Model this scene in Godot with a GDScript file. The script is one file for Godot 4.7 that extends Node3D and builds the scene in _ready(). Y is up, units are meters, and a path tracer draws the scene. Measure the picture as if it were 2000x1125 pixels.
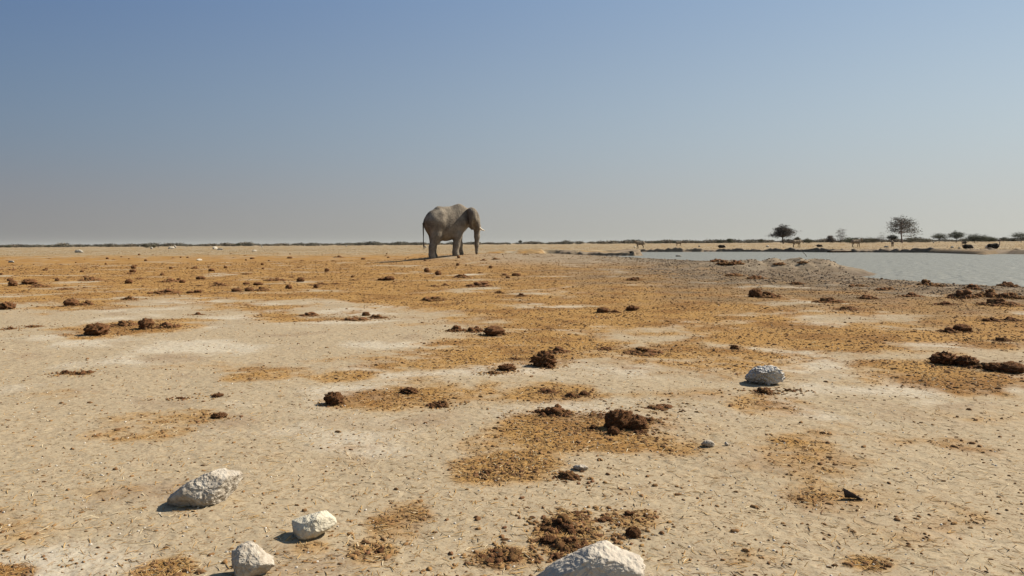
extends Node3D
# A bull elephant on a dry plain beside a waterhole, under a hazy sky.

const F := 1570.0            # focal length in pixels of the 2000 x 1125 photograph
const EYE := Vector3(0, 1.25, 0)
const WATER_Y := -0.2
const EXPOSURE := 1.9

var rng := RandomNumberGenerator.new()
var cam: Camera3D
var aim := Basis.from_euler(Vector3(deg_to_rad(-3.18), 0, deg_to_rad(-0.33)))   # how the photograph was taken
var M := {}
var used := {}
var n_big := FastNoiseLite.new()
var n_mid := FastNoiseLite.new()
var n_fine := FastNoiseLite.new()
var n_patch := FastNoiseLite.new()
var n_rock := FastNoiseLite.new()
var n_cell := FastNoiseLite.new()
var shore := PackedVector2Array()
var far_line := PackedVector2Array()
var sd := PackedFloat32Array()
var bk := PackedFloat32Array()
const SX0 := -20.0
const SZ0 := -150.0
const SNX := 150
const SNZ := 140
var patches := []            # litter patches: x, z, half width, half depth, strength

# ---------------------------------------------------------------- small helpers
func numbered(called: String) -> String:
	var k: int = used.get(called, 0)
	used[called] = k + 1
	return called if k == 0 else "%s_%03d" % [called, k]

func tag(o: Node3D, label: String, category: String, group := "", kind := "") -> Node3D:
	if label: o.set_meta("label", label)
	if category: o.set_meta("category", category)
	if group: o.set_meta("group", group)
	if kind: o.set_meta("kind", kind)
	return o

func top(called: String, mesh: Mesh, mat: Material, at := Vector3.ZERO) -> MeshInstance3D:
	var o := MeshInstance3D.new()
	o.name = numbered(called)
	o.mesh = mesh
	if mat: o.material_override = mat
	add_child(o)
	o.position = at
	return o

func part(called: String, mesh: Mesh, mat: Material, parent: Node3D) -> MeshInstance3D:
	var o := MeshInstance3D.new()
	o.name = called
	o.mesh = mesh
	if mat: o.material_override = mat
	parent.add_child(o, true)
	return o

func base(called: String, at: Vector3, turn := 0.0) -> Node3D:
	var o := Node3D.new()
	o.name = numbered(called)
	add_child(o)
	o.position = at
	o.rotation.y = turn
	return o

func lin(r: float, g: float, b: float) -> Color:
	return Color(r, g, b).linear_to_srgb()

func matte(r: float, g: float, b: float, rough := 1.0, vertex := false) -> StandardMaterial3D:
	var m := StandardMaterial3D.new()
	m.albedo_color = lin(r, g, b)
	m.roughness = rough
	m.metallic_specular = 0.25
	m.vertex_color_use_as_albedo = vertex
	return m

func sstep(a: float, b: float, x: float) -> float:
	var t := clampf((x - a) / (b - a), 0.0, 1.0)
	return t * t * (3.0 - 2.0 * t)

func mesh_of(v: PackedVector3Array, idx: PackedInt32Array, col = null, smooth := true) -> ArrayMesh:
	# indexed triangles, front faces clockwise; normals are averaged unless flat
	if not smooth:
		var v2 := PackedVector3Array()
		var c2 := PackedColorArray()
		for i in idx:
			v2.append(v[i])
			if col != null: c2.append(col[i])
		v = v2
		if col != null: col = c2
		idx = PackedInt32Array(range(v2.size()))
	var n := PackedVector3Array()
	n.resize(v.size())
	for t in range(0, idx.size(), 3):
		var a := v[idx[t]]
		var nn := (v[idx[t + 2]] - a).cross(v[idx[t + 1]] - a)
		n[idx[t]] += nn
		n[idx[t + 1]] += nn
		n[idx[t + 2]] += nn
	for i in n.size():
		n[i] = n[i].normalized()
	var arr := []
	arr.resize(Mesh.ARRAY_MAX)
	arr[Mesh.ARRAY_VERTEX] = v
	arr[Mesh.ARRAY_NORMAL] = n
	if col != null: arr[Mesh.ARRAY_COLOR] = col
	arr[Mesh.ARRAY_INDEX] = idx
	var m := ArrayMesh.new()
	m.add_surface_from_arrays(Mesh.PRIMITIVE_TRIANGLES, arr)
	return m

# ---------------------------------------------------------------- pixels to places
func ray(px: float, py: float) -> Vector3:
	return (aim * Vector3((px - 1000.0) / F, (562.5 - py) / F, -1.0)).normalized()

func on_level(px: float, py: float, y: float) -> Vector3:
	var d := ray(px, py)
	return EYE + d * ((y - EYE.y) / d.y)

func on_ground(px: float, py: float) -> Vector3:
	# first place where the sight line meets the terrain
	var d := ray(px, py)
	var t := 1.5
	var last := t
	while t < 1500.0:
		var p := EYE + d * t
		if p.y < height(p.x, p.z): break
		last = t
		t *= 1.01
	for k in 12:
		var m := (last + t) / 2.0
		var p := EYE + d * m
		if p.y < height(p.x, p.z): t = m
		else: last = m
	return EYE + d * t

func at_distance(px: float, dist: float) -> Vector3:
	var d := ray(px, 475.0)
	var p := Vector3(d.x, 0, d.z) / -d.z * dist
	p.y = height(p.x, p.z)
	return p

# ---------------------------------------------------------------- terrain
func make_shore() -> void:
	# the water's edge: near side from pixels on the water level, then the far side back
	for q in [[1068, 500.6], [1100, 504.5], [1150, 506.2], [1200, 506.0], [1250, 505.5], [1300, 506.6], [1340, 508.5], [1390, 510.5], [1440, 513.5], [1500, 516], [1560, 518], [1620, 522], [1668, 536], [1740, 545], [1800, 550], [1850, 553], [1900, 557.5], [2000, 561], [2120, 566], [2300, 570]]:
		var p := on_level(q[0], q[1], WATER_Y)
		shore.append(Vector2(p.x, p.z))
	for q in [[2300, 494], [2120, 494.2], [2000, 494.6], [1945, 496.5], [1925, 498.8], [1895, 496.6], [1800, 493.4], [1700, 493.0], [1600, 492.6], [1540, 491.9], [1480, 491.7], [1400, 491.6], [1320, 492.0], [1250, 492.1], [1222, 493.4], [1180, 493.2], [1168, 494.4], [1190, 495.6], [1220, 497.0], [1256, 498.9], [1240, 499.6], [1180, 499.6], [1120, 499.6], [1090, 499.6], [1072, 499.4]]:
		var p := on_level(q[0], q[1], WATER_Y)
		shore.append(Vector2(p.x, p.z))
		if q[0] in [1945, 1925, 1895, 1222, 1180, 1168, 1190]: continue
		far_line.append(Vector2(p.x, p.z))
	sd.resize(SNX * SNZ)
	bk.resize(SNX * SNZ)
	for j in SNZ:
		for i in SNX:
			var p := Vector2(SX0 + i, SZ0 + j)
			var best := 1e9
			var who := 0
			for k in shore.size():
				var q := Geometry2D.get_closest_point_to_segment(p, shore[k], shore[(k + 1) % shore.size()])
				var dd := p.distance_squared_to(q)
				if dd < best:
					best = dd
					who = k
			var s := sqrt(best)
			sd[j * SNX + i] = -s if Geometry2D.is_point_in_polygon(p, shore) else s
			bk[j * SNX + i] = 1.0 if who >= 20 else 0.0

func shore_distance(x: float, z: float) -> Vector2:
	# x: distance outside the water's edge (negative in the water); y: 1 on the far bank, 0 on the near shore
	var fx := x - SX0
	var fz := z - SZ0
	if fx < 0.0 or fz < 0.0 or fx >= SNX - 1 or fz >= SNZ - 1: return Vector2(60, 1.0 if z < -100.0 else 0.0)
	var i := int(fx)
	var j := int(fz)
	fx -= i
	fz -= j
	var k := j * SNX + i
	return Vector2(lerpf(lerpf(sd[k], sd[k + 1], fx), lerpf(sd[k + SNX], sd[k + SNX + 1], fx), fz), lerpf(lerpf(bk[k], bk[k + 1], fx), lerpf(bk[k + SNX], bk[k + SNX + 1], fx), fz))

func bump(x: float, z: float, cx: float, cz: float, rx: float, rz: float) -> float:
	var q := ((x - cx) / rx) ** 2 + ((z - cz) / rz) ** 2
	return exp(-q) if q < 12.0 else 0.0

func height(x: float, z: float) -> float:
	var d := sqrt(x * x + z * z)
	var h := 0.02 + 0.05 * n_big.get_noise_2d(x, z) * sstep(3.0, 20.0, d) + 0.018 * n_mid.get_noise_2d(x, z)
	h += 0.12 * n_big.get_noise_2d(x * 0.2 + 300.0, z * 0.2) * sstep(60.0, 150.0, d)
	if z < -20.0:
		# spoil mound on which the elephant stands
		h += 0.47 * bump(x, z, 1.5, -58.0, 6.5, 7.5)
		h += 0.28 * bump(x, z, -4.0, -56.0, 3.2, 5.0)
		# eroded mound on the near shore
		# banks at the head of the channel
		h += 0.5 * bump(x, z, 2.5, -93.0, 7.0, 4.5) * (0.8 + 0.5 * n_mid.get_noise_2d(x, z))
		# the plain climbs very slowly beyond the water
		h += 0.16 * sstep(75.0, 110.0, d)
		h += 0.22 * sstep(130.0, 420.0, d) * sstep(-0.1, 0.25, x / maxf(1.0, -z))
	var s := shore_distance(x, z)
	if s.x < 30.0:
		var lip := 0.20 + 0.06 * n_mid.get_noise_2d(x * 0.4, z * 0.4)
		var near := lerpf(-0.32, h, sstep(-2.0, 9.0, s.x))
		if s.x < 0.0: near = WATER_Y - 0.03 + s.x * 0.12
		else: near = lerpf(WATER_Y - 0.03, h, sstep(0.0, 7.0, s.x) * 0.7 + 0.3 * sstep(0.0, 1.2, s.x))
		var farh := lerpf(WATER_Y - 0.4, maxf(h, lip * 0.0 + h), sstep(-0.2, 0.9, s.x))
		h = lerpf(near, farh, s.y)
	if z < -28.0 and z > -46.0: h += on_mound(x, z) * (1.0 + 0.35 * n_mid.get_noise_2d(x * 1.6, z * 0.8) + 0.12 * n_fine.get_noise_2d(x * 0.6, z * 0.3))
	# trampled lumps close to the water
	var wet := sstep(14.0, 2.0, s.x) * (1.0 - s.y)
	h += 0.009 * n_fine.get_noise_2d(x, z) * (0.2 + 0.65 * minf(1.0, d / 12.0)) + wet * 0.05 * n_fine.get_noise_2d(x * 0.5, z * 0.5)
	return h

func on_mound(x: float, z: float) -> float:
	var m := 0.46 * bump(x, z, 14.2, -38.0, 2.0, 2.2) + 0.33 * bump(x, z, 11.4, -39.5, 2.6, 2.4) + 0.12 * bump(x, z, 15.4, -35.5, 1.2, 2.0)
	return m

func litter(x: float, z: float) -> float:
	# 0 bare pale soil .. 1 covered in rusty straw and broken dung
	var d := -z
	var a := x / maxf(0.5, -z)
	var want := -0.42
	want = lerpf(want, 0.56, sstep(5.5, 12.0, d) * sstep(-0.3, 0.05, a))
	want = lerpf(want, 0.60, sstep(11.0, 22.0, d))
	want -= 0.25 * sstep(-0.3, -0.5, a) * sstep(25.0, 12.0, d)
	want -= 0.8 * sstep(70.0, 110.0, d)
	var n := n_patch.get_noise_2d(x, z) * 1.15 + n_patch.get_noise_2d(x * 3.1 + 50.0, z * 3.1) * 0.5
	var l := sstep(-0.4, 0.6, want + n)
	if d < 17.0:
		for q in patches:
			if absf(x - q[0]) > q[2] * 1.7: continue
			var e: float = ((x - q[0]) / q[2]) ** 2 + ((z - q[1]) / q[3]) ** 2
			if e < 3.0:
				l = maxf(l, sstep(1.7, 0.1, e + 1.3 * n_mid.get_noise_2d(x * 1.2, z * 1.2)) * q[4])
	# ragged edges and gaps
	var tear := 0.55 * n_mid.get_noise_2d(x * 4.0, z * 4.0) + 0.4 * n_fine.get_noise_2d(x * 1.1, z * 1.1)
	return sstep(0.0, 1.0, l + tear * (0.18 + 1.5 * l * (1.0 - l)))

func ground_color(x: float, z: float, h: float) -> Color:
	var l := litter(x, z)
	var n1 := n_mid.get_noise_2d(x * 1.3 + 11.0, z * 1.3)
	var n2 := n_patch.get_noise_2d(x * 1.7 - 80.0, z * 1.7)
	var sand := Color(0.338, 0.273, 0.184).lerp(Color(0.415, 0.362, 0.278), sstep(0.05, 0.5, n2 + 0.4 * n1))
	sand = sand.lerp(Color(0.28, 0.213, 0.142), sstep(0.0, 0.6, -n1 - 0.2))
	var straw := Color(0.32, 0.187, 0.066).lerp(Color(0.225, 0.118, 0.041), sstep(-0.2, 0.5, n1))
	var c := sand.lerp(straw, minf(1.0, l * 1.05))
	# pale spoil round the elephant's mound
	var pale := clampf(bump(x, z, 4.0, -56.0, 8.0, 10.0) * 1.3 + bump(x, z, 12.0, -56.0, 9.0, 9.0), 0.0, 1.0)
	c = c.lerp(Color(0.285, 0.22, 0.148), clampf(pale * (0.95 + 0.4 * n2), 0.0, 1.0))
	# the dry grass plain begins along a ragged line
	c = c.lerp(Color(0.265, 0.20, 0.115), sstep(0.0, 12.0, -z - 80.0 + 22.0 * n2 + 8.0 * n1) * 0.5)
	var s := shore_distance(x, z)
	if s.x < 40.0:
		var mud := sstep(17.0, 5.0, s.x + 6.0 * n2 + 3.0 * n1) * (1.0 - s.y) * sstep(75.0, 48.0, -z)
		c = c.lerp(Color(0.115, 0.094, 0.071).lerp(Color(0.195, 0.162, 0.12), sstep(-0.1, 0.4, n1)), mud * 0.85)
		var flat := sstep(7.0, 3.0, s.x + 3.0 * n2) * s.y * sstep(42.0, 50.0, x)
		c = c.lerp(Color(0.17, 0.132, 0.09), flat * 0.85)
		var damp := sstep(1.2, 0.0, s.x) * (1.0 - s.y)
		c = c.lerp(Color(0.13, 0.10, 0.075), damp * 0.7)
		var mm := clampf(on_mound(x, z) * 3.0, 0.0, 1.0)
		c = c.lerp(Color(0.265, 0.213, 0.150), mm * (0.7 + 0.5 * n1))
	return c

func make_terrain() -> void:
	var o := Vector2(0, 6.0)
	var radii := PackedFloat32Array()
	var r := 3.0
	while r < 8.7:
		radii.append(r)
		r += 0.06
	while r < 66.0:
		radii.append(r)
		r += maxf(0.014, (r - 6.0) * 0.008)
	while r < 140.0:
		radii.append(r)
		r += 0.5
	while r < 5000.0:
		radii.append(r)
		r *= 1.035
	var cols := 740
	var half := deg_to_rad(50.0)
	var v := PackedVector3Array()
	var n := PackedVector3Array()
	var c := PackedColorArray()
	var uv := PackedVector2Array()
	var uv2 := PackedVector2Array()
	var rows := radii.size()
	v.resize(rows * (cols + 1))
	n.resize(v.size())
	c.resize(v.size())
	uv.resize(v.size())
	uv2.resize(v.size())
	var k := 0
	for j in rows:
		for i in cols + 1:
			var a := lerpf(-half, half, float(i) / cols)
			var x := o.x + sin(a) * radii[j]
			var z := o.y - cos(a) * radii[j]
			var h := height(x, z)
			v[k] = Vector3(x, h, z)
			c[k] = ground_color(x, z, h)
			uv[k] = Vector2(x, z) / 2.6
			uv2[k] = Vector2(x * 0.8 + z * 0.6, z * 0.8 - x * 0.6) / 1.73
			k += 1
	var w := cols + 1
	for j in rows:
		for i in w:
			var dx := v[j * w + mini(i + 1, cols)] - v[j * w + maxi(i - 1, 0)]
			var dz := v[mini(j + 1, rows - 1) * w + i] - v[maxi(j - 1, 0) * w + i]
			n[j * w + i] = dx.cross(dz).normalized()
	var idx := PackedInt32Array()
	idx.resize((rows - 1) * cols * 6)
	k = 0
	for j in rows - 1:
		for i in cols:
			var a := j * w + i
			idx[k] = a
			idx[k + 1] = a + w
			idx[k + 2] = a + 1
			idx[k + 3] = a + 1
			idx[k + 4] = a + w
			idx[k + 5] = a + w + 1
			k += 6
	var arr := []
	arr.resize(Mesh.ARRAY_MAX)
	arr[Mesh.ARRAY_VERTEX] = v
	arr[Mesh.ARRAY_NORMAL] = n
	arr[Mesh.ARRAY_COLOR] = c
	arr[Mesh.ARRAY_TEX_UV] = uv
	arr[Mesh.ARRAY_TEX_UV2] = uv2
	arr[Mesh.ARRAY_INDEX] = idx
	if n[w * 10 + 10].y < 0.0:
		for q in n.size(): n[q] = -n[q]
		arr[Mesh.ARRAY_NORMAL] = n
	var m := ArrayMesh.new()
	m.add_surface_from_arrays(Mesh.PRIMITIVE_TRIANGLES, arr)
	tag(top("ground", m, M.ground), "dry pale soil plain strewn with orange straw litter", "ground", "", "structure")

# ---------------------------------------------------------------- textures
func fleck_texture(size: int, flecks: int, seed_: int, mild: bool) -> ImageTexture:
	# soil grain with straw bits and dung crumbs: print on the ground, tileable
	var r := RandomNumberGenerator.new()
	r.seed = seed_
	var px := PackedFloat32Array()
	px.resize(size * size * 3)
	var tile := FastNoiseLite.new()
	tile.seed = seed_
	tile.frequency = 0.03
	var im0 := tile.get_seamless_image(size, size, false, false, 0.15)
	tile.frequency = 0.25
	var im1 := tile.get_seamless_image(size, size, false, false, 0.1)
	var b0 := im0.get_data()
	var b1 := im1.get_data()
	for k in size * size:
		var g := 0.90 + (b0[k] / 255.0 - 0.5) * 0.16 + (b1[k] / 255.0 - 0.5) * 0.22 + r.randf_range(-0.07, 0.07)
		px[k * 3] = g
		px[k * 3 + 1] = g
		px[k * 3 + 2] = g * 0.99
	for f in flecks:
		var p := Vector2(r.randf() * size, r.randf() * size)
		var a := r.randf() * TAU
		var bend := r.randf_range(-0.03, 0.03)
		var steps := int(r.randf_range(2, 11) * size / 1024.0 * (1.0 if mild else 1.5))
		var which := r.randf()
		var tone := Vector3(0.42, 0.30, 0.22)
		if which > 0.45: tone = Vector3(0.66, 0.50, 0.36)
		if which > 0.72: tone = Vector3(0.98, 0.80, 0.52)
		if which > 0.90: tone = Vector3(1.12, 1.08, 1.0)
		var strength := r.randf_range(0.2, 0.8)
		for q in steps:
			var ix := posmod(int(p.x), size)
			var iy := posmod(int(p.y), size)
			for e in [0, 1] if which < 0.45 else [0]:
				var k := (posmod(iy + e, size) * size + ix) * 3
				px[k] = lerpf(px[k], tone.x, strength)
				px[k + 1] = lerpf(px[k + 1], tone.y, strength)
				px[k + 2] = lerpf(px[k + 2], tone.z, strength)
			p += Vector2(cos(a), sin(a))
			a += bend
	var bytes := PackedByteArray()
	bytes.resize(size * size * 3)
	for k in px.size():
		bytes[k] = int(clampf(pow(clampf(px[k], 0.0, 1.0), 1.0 / 2.2), 0.0, 1.0) * 255.0)
	return ImageTexture.create_from_image(Image.create_from_data(size, size, false, Image.FORMAT_RGB8, bytes))

func noise_tex(size: int, freq: float, kind := FastNoiseLite.TYPE_SIMPLEX, normal := false, strength := 1.0, octaves := 5) -> NoiseTexture2D:
	var n := FastNoiseLite.new()
	n.noise_type = kind
	n.frequency = freq
	n.fractal_octaves = octaves
	var t := NoiseTexture2D.new()
	t.noise = n
	t.width = size
	t.height = size
	t.seamless = true
	t.as_normal_map = normal
	t.bump_strength = strength
	return t

func materials() -> void:
	var g := StandardMaterial3D.new()
	g.vertex_color_use_as_albedo = true
	g.albedo_texture = fleck_texture(1024, 20000, 5, true)
	g.detail_enabled = true
	g.detail_albedo = fleck_texture(1024, 4500, 9, false)
	g.detail_blend_mode = BaseMaterial3D.BLEND_MODE_MUL
	g.detail_uv_layer = BaseMaterial3D.DETAIL_UV_2
	g.roughness = 1.0
	g.metallic_specular = 0.15
	g.heightmap_enabled = true
	g.heightmap_texture = noise_tex(1024, 0.02)
	g.heightmap_scale = 0.7
	M.ground = g
	var rk := StandardMaterial3D.new()
	rk.vertex_color_use_as_albedo = true
	rk.roughness = 1.0
	rk.metallic_specular = 0.2
	rk.heightmap_enabled = true
	rk.heightmap_texture = noise_tex(512, 0.015)
	rk.heightmap_scale = 1.0
	rk.uv1_triplanar = true
	rk.uv1_scale = Vector3(3.2, 3.2, 3.2)
	M.rock = rk
	var dg := rk.duplicate()
	dg.heightmap_scale = 1.2
	dg.uv1_scale = Vector3(5, 5, 5)
	M.dung = dg
	var el := StandardMaterial3D.new()
	el.vertex_color_use_as_albedo = true
	el.roughness = 0.95
	el.metallic_specular = 0.25
	el.heightmap_enabled = true
	el.heightmap_texture = noise_tex(512, 0.02, FastNoiseLite.TYPE_CELLULAR)
	el.heightmap_scale = 3.0
	el.uv1_triplanar = true
	el.uv1_scale = Vector3(0.9, 0.9, 0.9)
	M.skin = el
	M.paint = matte(1, 1, 1, 1.0, true)
	M.ivory = matte(0.52, 0.44, 0.32, 0.5)
	M.bark = matte(0.10, 0.075, 0.055)
	M.pale_bark = matte(0.20, 0.13, 0.10)
	var leaf := matte(1, 1, 1, 0.9, true)
	leaf.backlight_enabled = true
	leaf.backlight = Color(0.25, 0.25, 0.2)
	leaf.cull_mode = BaseMaterial3D.CULL_DISABLED
	M.leaf = leaf
	M.bone = matte(0.34, 0.305, 0.245, 0.9)
	M.bank = matte(1, 1, 1, 1.0, true)
	var w := StandardMaterial3D.new()
	w.albedo_color = lin(0.155, 0.143, 0.102)
	w.roughness = 0.28
	w.metallic_specular = 0.22
	w.normal_enabled = true
	w.normal_texture = noise_tex(512, 0.02, FastNoiseLite.TYPE_SIMPLEX, true, 9.0)
	w.normal_scale = 0.8
	w.uv1_scale = Vector3(1, 1, 1)
	M.water = w

# ---------------------------------------------------------------- blobs: bodies from tapered bones
func blob(bones: Array, cell: float, rough := 0.0) -> Array:
	# bone: [a, b, radius a, radius b, width factor across z, blend]; returns [vertices, indices] of the joined surface
	var nb := bones.size()
	var lo := Vector3.ONE * 1e9
	var hi := -lo
	for b in bones:
		var rr: float = maxf(b[2], b[3]) * maxf(1.0, b[4]) + cell * 3.0 + 0.05
		lo = lo.min(b[0] - Vector3.ONE * rr).min(b[1] - Vector3.ONE * rr)
		hi = hi.max(b[0] + Vector3.ONE * rr).max(b[1] + Vector3.ONE * rr)
	var nx := int((hi.x - lo.x) / cell) + 2
	var ny := int((hi.y - lo.y) / cell) + 2
	var nz := int((hi.z - lo.z) / cell) + 2
	var far := 1e6
	var val := PackedFloat32Array()
	val.resize(nx * ny * nz)
	val.fill(far)
	var step := 4
	var reach := cell * step * 1.1
	for cz in range(0, nz, step):
		for cy in range(0, ny, step):
			for cx in range(0, nx, step):
				var mid := lo + Vector3(cx + step * 0.5, cy + step * 0.5, cz + step * 0.5) * cell
				if absf(field(bones, nb, mid, 0.0)) > reach + rough * 2.0 + 0.04: continue
				var close := []
				var es := PackedFloat32Array()
				var least := 1e6
				for q in bones:
					var ab: Vector3 = q[1] - q[0]
					var t := clampf((mid - q[0]).dot(ab) / maxf(ab.length_squared(), 1e-6), 0.0, 1.0)
					var w: Vector3 = mid - q[0] - ab * t
					w.z /= q[4]
					var e: float = (w.length() - lerpf(q[2], q[3], t)) * minf(1.0, q[4])
					es.append(e)
					least = minf(least, e)
				for q in nb:
					if es[q] < least + reach * 1.7 + bones[q][5]: close.append(bones[q])
				var nc := close.size()
				for z in range(cz, mini(cz + step + 1, nz)):
					for y in range(cy, mini(cy + step + 1, ny)):
						for x in range(cx, mini(cx + step + 1, nx)):
							var k := (z * ny + y) * nx + x
							if val[k] == far: val[k] = field(close, nc, lo + Vector3(x, y, z) * cell, rough)
	var v := PackedVector3Array()
	var id := {}
	var idx := PackedInt32Array()
	var sy := nx
	var sz := nx * ny
	var off := [0, 1, sy, sy + 1, sz, sz + 1, sz + sy, sz + sy + 1]
	var pos := [Vector3(0, 0, 0), Vector3(1, 0, 0), Vector3(0, 1, 0), Vector3(1, 1, 0), Vector3(0, 0, 1), Vector3(1, 0, 1), Vector3(0, 1, 1), Vector3(1, 1, 1)]
	var edges := [[0, 1], [2, 3], [4, 5], [6, 7], [0, 2], [1, 3], [4, 6], [5, 7], [0, 4], [1, 5], [2, 6], [3, 7]]
	for z in nz - 1:
		for y in ny - 1:
			for x in nx - 1:
				var k := (z * ny + y) * nx + x
				if val[k] == far: continue
				var inside := 0
				var bad := false
				for e in 8:
					var q := val[k + off[e]]
					if q == far:
						bad = true
						break
					if q < 0.0: inside += 1
				if bad or inside == 0 or inside == 8: continue
				var sum := Vector3.ZERO
				var cnt := 0
				for e in edges:
					var a := val[k + off[e[0]]]
					var b := val[k + off[e[1]]]
					if (a < 0.0) != (b < 0.0):
						var pa: Vector3 = pos[e[0]]
						sum += pa.lerp(pos[e[1]], a / (a - b))
						cnt += 1
				id[k] = v.size()
				v.append(lo + (Vector3(x, y, z) + sum / cnt) * cell)
	for k in id:
		for ax in 3:
			var st: int = [1, sy, sz][ax]
			var b1: int = [sy, sz, 1][ax]
			var b2: int = [sz, 1, sy][ax]
			var a := val[k]
			var b := val[k + st]
			if (a < 0.0) == (b < 0.0): continue
			if not (id.has(k - b1) and id.has(k - b2) and id.has(k - b1 - b2)): continue
			var q0: int = id[k]
			var q1: int = id[k - b1]
			var q2: int = id[k - b1 - b2]
			var q3: int = id[k - b2]
			if a < 0.0: idx.append_array([q0, q2, q1, q0, q3, q2])
			else: idx.append_array([q0, q1, q2, q0, q2, q3])
	return [v, idx]

func field(bones: Array, nb: int, p: Vector3, rough: float) -> float:
	var d := 1e3
	for i in nb:
		var b: Array = bones[i]
		var a: Vector3 = b[0]
		var ab: Vector3 = b[1] - a
		var pa := p - a
		var t := clampf(pa.dot(ab) / maxf(ab.length_squared(), 1e-6), 0.0, 1.0)
		var q := pa - ab * t
		var f: float = b[4]
		q.z /= f
		var e: float = (q.length() - lerpf(b[2], b[3], t)) * minf(1.0, f)
		var k: float = b[5]
		if e >= d + k: continue
		if d >= e + k:
			d = e
			continue
		var h := clampf(0.5 + 0.5 * (d - e) / k, 0.0, 1.0)
		d = lerpf(d, e, h) - k * h * (1.0 - h)
	if rough > 0.0: d += rough * n_rock.get_noise_3dv(p * 1.0)
	return d

# ---------------------------------------------------------------- rocks and dung
func lump(poly: Array, depth: float, detail: int, rough: float, facet: float, seed_: float, col_a: Color, col_b: Color, round_ := 0.55) -> ArrayMesh:
	# a boulder whose outline seen along z is the polygon (metres, y up, round the origin) and whose half thickness is depth
	var ang := PackedFloat32Array()
	var rad := PackedFloat32Array()
	var nphi := detail * 2
	for i in nphi:
		var a := TAU * i / nphi
		var dir := Vector2(cos(a), sin(a))
		var best := 0.01
		for k in poly.size():
			var hit = Geometry2D.segment_intersects_segment(Vector2.ZERO, dir * 9.0, poly[k], poly[(k + 1) % poly.size()])
			if hit != null: best = maxf(best, hit.length())
		ang.append(a)
		rad.append(best)
	var v := PackedVector3Array()
	var c := PackedColorArray()
	var size := 0.0
	for q in rad: size = maxf(size, q)
	var pr := RandomNumberGenerator.new()
	pr.seed = int(seed_ * 100.0)
	var planes := []
	for k in 13:
		var n := Vector3(pr.randfn(), pr.randfn() + (0.5 if k % 3 == 0 else 0.0), pr.randfn() * 0.5 + 1.5 * (1.0 if k % 4 else -1.0)).normalized()
		var most := 0.0
		for i in nphi: most = maxf(most, n.x * cos(ang[i]) * rad[i] + n.y * sin(ang[i]) * rad[i])
		planes.append([n, sqrt(most * most + (n.z * depth) ** 2) * pr.randf_range(0.75, 0.93)])
	for j in detail + 1:
		var psi := PI * (float(j) / detail - 0.5)
		for i in nphi:
			var rr := rad[i] * pow(maxf(cos(psi), 0.0), round_)
			var p := Vector3(cos(ang[i]) * rr, sin(ang[i]) * rr, depth * signf(sin(psi)) * pow(absf(sin(psi)), 0.9))
			var q := p / size * 3.0 + Vector3.ONE * seed_
			var cellv := n_cell.get_noise_3dv(q * 1.0)
			var fine := n_rock.get_noise_3dv(q * 2.2)
			var pit := n_rock.get_noise_3dv(q * 6.0)
			var push := facet * cellv + rough * fine + rough * 0.5 * pit
			p *= 1.0 + push * 0.5
			for pl in planes:
				var over: float = p.dot(pl[0]) - pl[1]
				if over > 0.0: p -= pl[0] * over * 0.8
			p *= 1.04 + push * 0.6
			v.append(p)
			c.append(col_a.lerp(col_b, clampf(0.5 + 0.9 * n_rock.get_noise_3dv(q * 1.3 + Vector3(9, 3, 1)) + 0.5 * pit, 0.0, 1.0)))
	var idx := PackedInt32Array()
	for j in detail:
		for i in nphi:
			var a := j * nphi + i
			var b := j * nphi + (i + 1) % nphi
			idx.append_array([a, a + nphi, b, b, a + nphi, b + nphi])
	return mesh_of(v, idx, c)

func add_ball(v: PackedVector3Array, idx: PackedInt32Array, c: PackedColorArray, at: Vector3, r: Vector3, det: int, rough: float, tone: Color, tone2: Color, seed_: float) -> void:
	var first := v.size()
	for j in det + 1:
		var psi := PI * (float(j) / det - 0.5)
		for i in det * 2:
			var a := TAU * i / (det * 2)
			var n := Vector3(cos(a) * cos(psi), sin(psi), sin(a) * cos(psi))
			var q := n * 1.6 + Vector3.ONE * seed_
			var e := n_rock.get_noise_3dv(q * 1.5) + 0.6 * n_rock.get_noise_3dv(q * 5.0)
			v.append(at + n * r * (1.0 + rough * e))
			c.append(tone.lerp(tone2, clampf(0.35 + 0.9 * n_rock.get_noise_3dv(q * 3.0 + Vector3(5, 5, 5)), 0.0, 1.0)))
	var w := det * 2
	for j in det:
		for i in w:
			var a := first + j * w + i
			var b := first + j * w + (i + 1) % w
			idx.append_array([a, a + w, b, b, a + w, b + w])

func add_fibre(v: PackedVector3Array, idx: PackedInt32Array, c: PackedColorArray, at: Vector3, dir: Vector3, long: float, wide: float, tone: Color) -> void:
	var side := dir.cross(Vector3(0.3, 1, 0.2)).normalized() * wide * 0.5
	var up := side.cross(dir).normalized() * wide * 0.5
	var first := v.size()
	v.append(at + side)
	v.append(at - side * 0.5 + up)
	v.append(at - side * 0.5 - up)
	v.append(at + dir * long)
	for k in 4: c.append(tone)
	idx.append_array([first, first + 1, first + 3, first + 1, first + 2, first + 3, first + 2, first, first + 3])

const DUNG_A := Color(0.115, 0.053, 0.026)
const DUNG_B := Color(0.235, 0.118, 0.052)
const STRAW := Color(0.25, 0.15, 0.058)

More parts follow.
